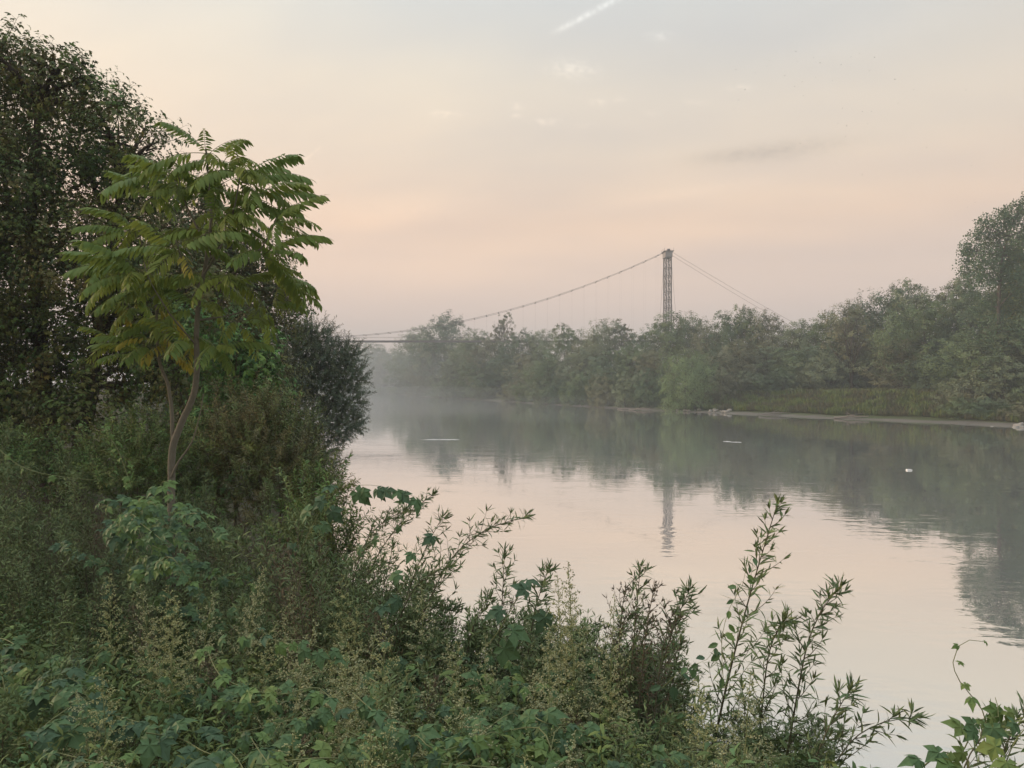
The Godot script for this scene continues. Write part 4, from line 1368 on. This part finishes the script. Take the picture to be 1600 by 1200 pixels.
func near_herbs() -> void:
	rng.seed = 904
	var green := Color(0.165, 0.215, 0.095)
	var dark := Color(0.130, 0.175, 0.080)
	var kinds := []
	for k in 6:
		kinds.append(mugwort(1.3, Vector3(r(-0.2, 0.2), 0, r(-0.2, 0.2)), r(0.0, 0.6), 0.40, 0.066, 0.0105, green if k % 2 else dark, 0.0, 0.05))
	var dryk := []
	for k in 2:
		dryk.append(mugwort(1.3, Vector3(r(-0.12, 0.12), 0, r(-0.1, 0.1)), 0.2, 0.42, 0.05, 0.007, Color(0.105, 0.085, 0.055), 0.7, 0.1))
	var pale := Color(0.37, 0.38, 0.22)
	var heads := []
	for k in 4:
		heads.append(panicle(1.0, 0.34 + 0.05 * k, Color(0.36, 0.37, 0.18) if k % 2 else pale))
	var lobed := []
	for k in 6:
		lobed.append(lobed_leaf(1.0, [0.45, 0.35, 0.5, 0.3, 0.4, 0.55][k], [0.40, 0.60, 0.3, 0.7, 0.5, 0.35][k], Color(1, 1, 1)))
	var ovals := [oval_leaf(1.0, 0.62, Color(1, 1, 1)), oval_leaf(1.0, 0.5, Color(1, 1, 1))]
	var greens := [M.vine_a, M.vine_b, M.vine_c, M.vine_a]

	# --- plants that stand out against the water: [tip px, tip py, foot px, metres away, nod, branch, seeds, label]
	var singles := [
		[1216, 782, 1085, 2.7, 0.0, 0.30, 0.0, "tallest upright mugwort against the open water"],
		[1299, 908, 1200, 2.65, 0.25, 0.24, 0.0, "thinner mugwort with drooping tip beside the tallest one"],
		[1222, 955, 1165, 2.8, 0.3, 0.26, 0.0, "short mugwort between the tallest and the drooping one"],
		[1321, 1070, 1215, 2.4, 0.1, 0.22, 0.0, "low mugwort shoot right of the tallest mugwort"],
		[1392, 1116, 1190, 2.4, 0.7, 0.22, 0.0, "mugwort shoot arching far out over the water"],
		[1064, 915, 990, 3.0, 0.15, 0.26, 0.0, "mugwort with bushy tip right of the brown seed heads"],
		[1000, 884, 968, 3.1, 0.0, 0.24, 0.0, "slim mugwort rising through the brown seed heads"],
		[858, 880, 790, 3.3, 0.15, 0.24, 0.0, "mugwort tip leaning right above the dark lobed leaves"],
		[783, 858, 770, 3.4, 0.0, 0.30, 0.0, "upright mugwort in the middle of the near bank"],
		[752, 925, 690, 3.5, 0.2, 0.28, 0.0, "small leaning mugwort left of the upright middle one"],
		[790, 800, 545, 3.6, 0.55, 0.34, 0.0, "long mugwort spray bending right over the pink water"],
		[690, 800, 560, 3.9, 0.1, 0.32, 0.0, "mugwort behind the long bending spray"],
		[655, 880, 575, 3.5, 0.6, 0.30, 0.0, "mugwort drooping below the long bending spray"],
		[610, 850, 550, 4.0, 0.0, 0.32, 0.0, "pale tipped mugwort at the foot of the bending spray"],
		[650, 768, 480, 4.6, 0.3, 0.34, 0.0, "mugwort branch reaching out under the dark climbing leaves"],
		[610, 790, 490, 4.4, 0.5, 0.34, 0.0, "lower mugwort branch beneath the dark climbing leaves"],
		[1598, 1092, 1500, 2.3, 0.3, 0.2, 0.0, "mugwort shoot at the lower right corner"],
		[1530, 1130, 1450, 2.2, 0.5, 0.2, 0.0, "bare looking mugwort shoot at the lower right corner"]]
	for s in singles:
		var tip := at(s[0], s[1], s[3])
		var foot := foot_at(s[2], s[3] + r(-0.1, 0.3))
		var lean := tip - foot
		var k: Array = mugwort(maxf(lean.y + 0.2 * s[4] * lean.y, 0.5), lean, s[4], s[5], 0.072, 0.0092, dark if rng.randf() < 0.6 else green, s[6], 0.12)
		plant(k, "mugwort", s[7], "herb", "", foot, 0.0, Vector3.ONE, "foliage", M.leaf_dull)
	for s in [[1015, 900, 985, 3.0, "airy brown seed stalk left of the bushy mugwort tip"], [975, 905, 960, 3.15, "airy brown seed stalk behind the slim mugwort"], [1045, 950, 1000, 2.9, "short brown seed stalk near the open water"]]:
		var tip := at(s[0], s[1], s[3])
		var foot := foot_at(s[2], s[3])
		var lean := tip - foot
		plant(mugwort(lean.y, lean, 0.1, 0.36, 0.04, 0.006, Color(0.10, 0.085, 0.06), 0.75, 0.25), "seed_stalk", s[4], "herb", "", foot, 0.0, Vector3.ONE, "seeds", M.leaf_dull)
	for s in [[912, 882, 2.9, 0, "pale flower panicle standing tallest against the water"], [888, 905, 2.95, 1, "pale flower panicle just left of the tallest one"], [940, 930, 2.8, 2, "pale flower panicle just right of the tallest one"], [590, 965, 2.6, 3, "pinkish pale flower stalk in the left thicket"], [850, 985, 2.5, 0, "broad pale flower panicle below the dark hanging leaf"], [1150, 1050, 2.3, 2, "pale flower cluster at the foot of the tallest mugwort"], [1118, 1075, 2.2, 1, "pale flower cluster near the gap of water"]]:
		var tip := at(s[0], s[1], s[2])
		var foot := foot_at(s[0] + r(-8, 8), s[2])
		var k := tip.y - foot.y
		plant(heads[s[3]], "flower_panicle", s[4], "flower", "", foot, r(0, TAU), Vector3(1.0, k, 1.0), "flowers", M.flower)

	# --- climbing vines that show against the water
	var P := func(list: Array) -> PackedVector3Array:
		var a := PackedVector3Array()
		for q in list:
			a.append(at(q[0], q[1], q[2]))
		return a
	vine("climbing_vine", "dark lobed climber hanging over the water beside the willow", "", P.call([[470, 860, 4.3], [500, 800, 4.3], [530, 765, 4.3], [580, 758, 4.25], [625, 768, 4.2], [652, 778, 4.2]]), 0.075, Vector2(0.11, 0.085), lobed, [M.vine_a, M.vine_c], 0.002)
	vine("climbing_vine", "thin climber with hanging leaves below the dark lobed one", "", P.call([[560, 860, 4.2], [610, 835, 4.2], [640, 805, 4.2], [612, 780, 4.2]]), 0.12, Vector2(0.07, 0.05), lobed, [M.vine_a, M.vine_b], 0.002)
	vine("climbing_vine", "dark climber on the long bending mugwort spray", "", P.call([[590, 960, 3.5], [640, 900, 3.5], [650, 850, 3.45], [680, 835, 3.45], [690, 860, 3.4]]), 0.12, Vector2(0.075, 0.06), lobed, [M.vine_c, M.vine_a], 0.0018)
	vine("climbing_vine", "dark lobed climber wound round the upright middle mugwort", "", P.call([[760, 1010, 3.15], [780, 985, 3.1], [800, 950, 3.1], [815, 925, 3.1], [830, 935, 3.05], [865, 950, 3.0]]), 0.07, Vector2(0.10, 0.085), lobed, [M.vine_a, M.vine_c], 0.002)
	vine("climbing_vine", "round leaved climber on the tallest mugwort", "", P.call([[1130, 1060, 2.5], [1128, 1000, 2.5], [1140, 950, 2.5], [1160, 915, 2.5], [1165, 890, 2.5], [1175, 870, 2.5]]), 0.032, Vector2(0.035, 0.028), ovals, [M.vine_a, M.vine_b], 0.0012, Vector3(0.1, 0.5, 0.85))
	vine("climbing_vine", "slender tendril bridging the gap with small paired leaves", "", P.call([[1020, 1145, 2.6], [1040, 1120, 2.55], [1065, 1112, 2.5], [1090, 1112, 2.5]]), 0.026, Vector2(0.026, 0.034), ovals, [M.vine_a], 0.001, Vector3(0.1, 0.6, 0.7))
	vine("climbing_vine", "upper tendril between the seed stalks and the tallest mugwort", "", P.call([[1035, 1075, 2.7], [1062, 1050, 2.65], [1080, 1040, 2.6], [1105, 1030, 2.55], [1120, 1005, 2.5]]), 0.035, Vector2(0.05, 0.024), ovals, [M.vine_c, M.vine_a], 0.001, Vector3(0.1, 0.6, 0.7))
	vine("climbing_vine", "curled vine tip rising from the lower right corner", "", P.call([[1545, 1150, 2.05], [1535, 1110, 2.05], [1500, 1065, 2.05], [1489, 1035, 2.05], [1497, 1010, 2.05], [1515, 1000, 2.05], [1540, 1003, 2.05]]), 0.055, Vector2(0.045, 0.016), lobed, [M.vine_light, M.vine_b], 0.0018)
	vine("climbing_vine", "light green vine clump at the lower right corner", "", P.call([[1440, 1200, 2.0], [1475, 1175, 2.0], [1500, 1180, 2.0], [1530, 1125, 2.05], [1560, 1120, 2.05], [1555, 1090, 2.1]]), 0.030, Vector2(0.065, 0.05), lobed, [M.vine_light, M.vine_b, M.vine_a], 0.0022)
	vine("climbing_vine", "vine leaves cut by the picture's right edge", "", P.call([[1560, 1230, 1.95], [1580, 1170, 1.95], [1600, 1140, 1.95], [1620, 1120, 1.95]]), 0.035, Vector2(0.07, 0.05), lobed, [M.vine_light, M.vine_b], 0.002)
	vine("climbing_vine", "pale bare vine stem looping at the picture's left edge", "", P.call([[-30, 670, 5.4], [5, 708, 5.4], [40, 732, 5.4], [90, 744, 5.4], [145, 750, 5.4]]), 0.22, Vector2(0.05, 0.05), lobed, [M.vine_b], 0.0045)
	vine("climbing_vine", "young vine shoot curling up before the dark maple", "", P.call([[205, 760, 5.6], [185, 705, 5.6], [168, 675, 5.6], [180, 655, 5.6], [188, 652, 5.6]]), 0.06, Vector2(0.06, 0.035), lobed, [M.vine_light, M.vine_b], 0.0035)

	# --- the thicket: herbs that nobody could tell apart share a label
	var n := 0
	while n < 335:
		var px := r(-60, 1335) if n < 195 else r(-60, 560) if n < 255 else r(570, 1045) if n < 310 else r(470, 575)
		var left := px < 520.0
		var far_d := lerpf(8.5, 4.2, smoothstep(450.0, 620.0, px)) - (smoothstep(900.0, 1300.0, px) * 1.2)
		var f := pow(rng.randf(), 0.62) if n < 195 else r(0.45, 1.0) if n < 255 else r(0.7, 1.0)
		var d := lerpf(1.9, far_d, f)
		if n >= 310:
			d = r(3.6, 5.6)
		var foot := foot_at(px, d)
		if foot.y < 0.15:
			continue
		var line := interp(MASS_TOP, px)
		var py := lerpf(1230.0, line, pow(f, 0.5)) + r(-12, 40)
		if n >= 310:
			py = lerpf(790.0, 900.0, (px - 470.0) / 105.0) + r(-10, 50)
		var high := at(px, py, d).y - foot.y
		if high < 0.35:
			continue
		high = minf(high, 2.5)
		var dry := rng.randf() < (0.12 if px > 250 and px < 700 else 0.06)
		var k: Array = dryk[rng.randi() % 2] if dry else kinds[rng.randi() % 6]
		var wide := clampf(high / 1.3, 0.65, 1.15)
		var z := zone(px, d)
		plant(k, "thicket_herb", ("brown half dry herb crowded in the thicket " if dry else "grey green mugwort crowded in the thicket ") + z, "herb", ("dry herbs " if dry else "mugworts ") + z, foot, r(0, TAU), Vector3(wide, high / 1.3, wide), "foliage", M.leaf_dull)
		n += 1
	# pale flowers through the thicket, most of them right of the middle
	n = 0
	while n < 100:
		var px := r(180, 1320)
		if px < 500 and rng.randf() < 0.55:
			continue
		var f := pow(rng.randf(), 0.9)
		var d := lerpf(1.75, 3.6, f)
		var foot := foot_at(px, d)
		var py := lerpf(1230.0, maxf(interp(MASS_TOP, px), 880.0) + 10.0, pow(f, 0.6)) + r(-30, 50)
		var high := at(px, py, d).y - foot.y
		if high < 0.4 or high > 2.0:
			continue
		var o := plant(heads[rng.randi() % 4], "flower_panicle", "pale green flower panicle in the thicket " + zone(px, d), "flower", "pale panicles " + zone(px, d), foot, r(0, TAU), Vector3(r(0.85, 1.35), high, r(0.85, 1.35)), "flowers", M.flower)
		o.rotation.x = r(-0.18, 0.18)
		o.rotation.z = r(-0.22, 0.22)
		n += 1
	# leafy vines that drape over the herbs
	n = 0
	while n < 46:
		var px := r(-40, 1000)
		if px > 450 and rng.randf() < 0.6:
			continue
		var f := pow(rng.randf(), 1.1)
		var d := lerpf(1.75, 6.5 if px < 500 else 3.4, f)
		var path := PackedVector3Array()
		var q := px
		var dd := d
		for k in 5:
			var line := interp(MASS_TOP, q)
			var ff := clampf((dd - 1.75) / (6.75 if px < 500 else 2.6), 0, 1)
			var py := lerpf(1225.0, line + 25.0, pow(ff, 0.62)) + r(-5, 45)
			var p := at(q, py, dd)
			p.y = maxf(p.y, near_y(p.x, p.z) + 0.08)
			path.append(p)
			q += r(14, 60) * (1.0 if n % 2 else -1.0) * 2.6 / dd * 1.3
			dd = maxf(1.7, dd + r(-0.25, 0.22))
		var big := px < 380
		vine("draped_vine", "lobed green vine draped over the thicket " + zone(px, d), "draped vines " + zone(px, d), path, 0.045 if d < 3.0 else 0.06, Vector2(0.085, 0.06) if big else Vector2(0.058, 0.04), lobed, [M.vine_c, M.vine_c, M.vine_a] if px < 330 and rng.randf() < 0.85 else greens if rng.randf() < 0.75 else [M.vine_b, M.vine_light, M.vine_a], 0.0022, Vector3(0.05, 0.85, 0.45))  # lower left: darker leaf colours carry the shade of overhanging trees
		n += 1
	for k in 18:
		var path := PackedVector3Array()
		var q := r(120, 290)
		var dd := r(4.2, 6.0)
		var high := r(725, 860)
		for j in 5:
			path.append(at(q, high + absf(j - 1.5) * 22.0 + r(0, 26), dd))
			q += r(8, 30)
			dd = maxf(4.0, dd - r(0.0, 0.25))
		vine("mound_vine", "bright green vine heaped before the young tree's trunk", "vines heaped before the young tree", path, 0.05, Vector2(0.085, 0.06), lobed, [M.vine_b, M.vine_a, M.vine_a, M.vine_c], 0.0025, Vector3(0.05, 0.85, 0.45))
	# low undergrowth that fills the depth between the stems
	var sprig := Buf.new()
	for k in 14:
		var a := k * 2.4
		var o := Vector3(0, k * 0.019, 0)
		var dd2 := Vector3(cos(a), r(0.0, 0.5), sin(a)).normalized()
		sprig.blade(o, dd2, Vector3.UP + ball() * 0.5, r(0.04, 0.07), r(0.010, 0.019), r(0.1, 0.5), shade(Color(1, 1, 1), 0.2, 0.08))
	sprig.tube(PackedVector3Array([Vector3(0, -0.1, 0), Vector3(0, 0.26, 0)]), PackedFloat32Array([0.002, 0.001]), 3, Color(0.9, 0.8, 0.7), false)
	var spots := []
	var tn := []
	for k in 9000:
		var px := r(-140, 1400)
		var far_d := lerpf(9.5, 4.8, smoothstep(450.0, 620.0, px)) - (smoothstep(900.0, 1300.0, px) * 1.2)
		var d := lerpf(1.6, far_d, rng.randf())
		var p := foot_at(px, d)
		if p.y < 0.1:
			continue
		var py := lerpf(1260.0, interp(MASS_TOP, px) + 120.0, pow(clampf((d - 1.8) / (far_d - 1.8), 0, 1), 0.55))
		var roof := at(px, py, d).y
		p.y = lerpf(p.y, roof, rng.randf()) if roof > p.y else p.y
		spots.append(Transform3D(basis_from((Vector3.UP + ball() * 0.8).normalized(), r(0, TAU)).scaled(Vector3.ONE * r(0.6, 1.15) * (0.62 if d < 2.8 else 1.0)), p))
		tn.append(shade(Color(0.105, 0.155, 0.055), 0.4, 0.18))
	var u := many("undergrowth", sprig.mesh(), M.leaf_dull, self, spots, tn)
	mark(u, "low dark leafy undergrowth between the herb stems on the near bank", "undergrowth")

# ------------------------------------------------------------------ stones, flotsam, birds
func pebble(size: Vector3, col: Color) -> ArrayMesh:
	var b := Buf.new()
	var rings := 5
	var segs := 8
	for y in rings + 1:
		for s in segs:
			var a := TAU * s / segs
			var e := PI * y / rings - PI / 2.0
			var k := r(0.8, 1.1) if y > 0 and y < rings else 0.9
			var d := Vector3(cos(e) * cos(a), sin(e), cos(e) * sin(a))
			b.vert(d * size * k, (d / size).normalized(), shade(col, 0.12))
	for y in rings:
		for s in segs:
			var a := y * segs + s
			var c := y * segs + (s + 1) % segs
			b.tri_out(a, c, a + segs, Vector3.ZERO)
			b.tri_out(c, c + segs, a + segs, Vector3.ZERO)
	return b.mesh()

func small_things() -> void:
	rng.seed = 35
	var rocks := []
	for k in 4:
		rocks.append(pebble(Vector3(r(0.3, 0.5), r(0.16, 0.28), r(0.25, 0.4)), Color(0.30, 0.28, 0.25)))
	var n := 0
	while n < 44:
		var first := n < 26
		var px := r(1058, 1142) if first else r(1548, 1625)
		var d := (5.0 * F / (interp([[1050, 643.0], [1140, 646.0]], px) - 600.0) if first else 5.0 * F / 68.5) + r(0.5, 3.2)
		var p := far_foot(px, d)
		var s := part("shore_stone", rocks[rng.randi() % 4], M.stone, self)
		s.position = p + Vector3(0, 0.07, 0)
		s.rotation.y = r(0, TAU)
		s.scale = Vector3.ONE * r(0.5, 1.35)
		mark(s, "pale stone on the muddy shore below the round light green bush" if first else "pale stone on the shore at the picture's right edge", "stone", "stones below the round bush" if first else "stones of the shore at the right edge")
		n += 1
	# driftwood
	for e in [[1003, 634, 141, 5.0, "pale driftwood trunk with bare roots lying on the far mud"], [978, 630, 146, 3.2, "short piece of driftwood left of the rooted trunk"], [1210, 650, 118, 6.0, "long thin driftwood log at the far waterline"], [1330, 655, 106.5, 4.5, "thin driftwood log below the grassy slope"]]:
		var p := far_foot(e[0], e[2])
		var b := Buf.new()
		limb(b, Vector3(-e[3] / 2.0, 0.12, 0), Vector3(e[3] / 2.0, 0.35, 0.3), 0.16, 0.05, 0.06, 7, Color(0.24, 0.21, 0.18))
		for k in 5:
			limb(b, Vector3(lerpf(-e[3] / 2.0, e[3] / 2.0, r(0.05, 0.9)), 0.2, 0.1), Vector3(r(-e[3], e[3]) * 0.55, r(0.3, 1.1), r(-0.6, 0.6)), 0.05, 0.015, 0.2, 5, Color(0.22, 0.19, 0.16))
		var o := part("driftwood", b.mesh(), M.bark_far, self)
		o.position = p
		o.rotation.y = r(-0.4, 0.4)
		mark(o, e[4], "driftwood")
	# foam and flotsam
	for e in [[688, 687, 66, "long pale foam streak floating on the water under the bridge"], [1150, 691, 20, "short pale foam streak on the water before the round bush"], [1136, 690, 14, "tiny pale foam streak beside the short one"]]:
		var d: float = EYE * F / (e[1] - 600.0)
		var b := Buf.new()
		var half: float = e[2] * 0.5 / F * d
		var c0 := b.vert(Vector3(0, 0.02, 0), Vector3.UP, Color(0.62, 0.60, 0.57))
		var ring := []
		for k in 28:
			var a := TAU * k / 28.0
			ring.append(b.vert(Vector3(cos(a) * half * r(0.7, 1.1), 0.006, sin(a) * 0.55 * r(0.5, 1.2)), Vector3.UP, Color(0.6, 0.58, 0.55)))
		for k in 28:
			b.tri_out(c0, ring[k], ring[(k + 1) % 28], Vector3(0, -1, 0))
		var o := part("foam_streak", b.mesh(), M.foam, self)
		o.position = Vector3((e[0] - 800.0) / F * d, 0.0, -d)
		mark(o, e[3], "foam")
	var fd := EYE * F / 135.0
	var fb := Buf.new()
	fb.box(Vector3(-0.13, -0.03, -0.09), Vector3(0.13, 0.07, 0.09), Color(0.75, 0.74, 0.72))
	fb.box(Vector3(0.13, 0.0, -0.04), Vector3(0.19, 0.045, 0.04), Color(0.7, 0.69, 0.67))
	var fo := part("floating_bottle", fb.mesh(), M.foam, self)
	fo.position = Vector3((1420.0 - 800.0) / F * fd, 0.0, -fd)
	mark(fo, "small white bottle floating on the dark reflection", "bottle")
	# birds high above the far bank
	var bird := Buf.new()
	bird.tube(PackedVector3Array([Vector3(0, 0, -0.16), Vector3(0, 0.01, -0.05), Vector3(0, 0, 0.08), Vector3(0, 0, 0.2)]), PackedFloat32Array([0.01, 0.045, 0.035, 0.012]), 6, Color(0.03, 0.03, 0.03))
	for s in [-1.0, 1.0]:
		bird.blade(Vector3(0, 0.02, -0.02), Vector3(s, 0.45, 0.12).normalized(), Vector3.UP, 0.34, 0.12, 0.28, Color(0.03, 0.03, 0.03))
		bird.blade(Vector3(0, 0, 0.16), Vector3(s * 0.25, 0, 1).normalized(), Vector3.UP, 0.12, 0.05, 0.0, Color(0.03, 0.03, 0.03))
	var bm := bird.mesh()
	for k in 44:
		var px := 1330.0 + rng.randfn(0.0, 110.0)
		var py := 80.0 + absf(rng.randfn(0.0, 95.0)) + (px - 1330.0) * 0.15
		if px > 1595 or py > 420 or py < 5:
			continue
		var o := part("flying_bird", bm, M.bark_far, self)
		o.position = at(px, py, r(150, 230))
		o.scale = Vector3.ONE * r(0.6, 0.9)
		o.rotation = Vector3(r(-0.3, 0.3), r(0, TAU), r(-0.4, 0.4))
		mark(o, "tiny dark bird flying in the flock high over the far bank", "bird", "flock of birds in the sky")
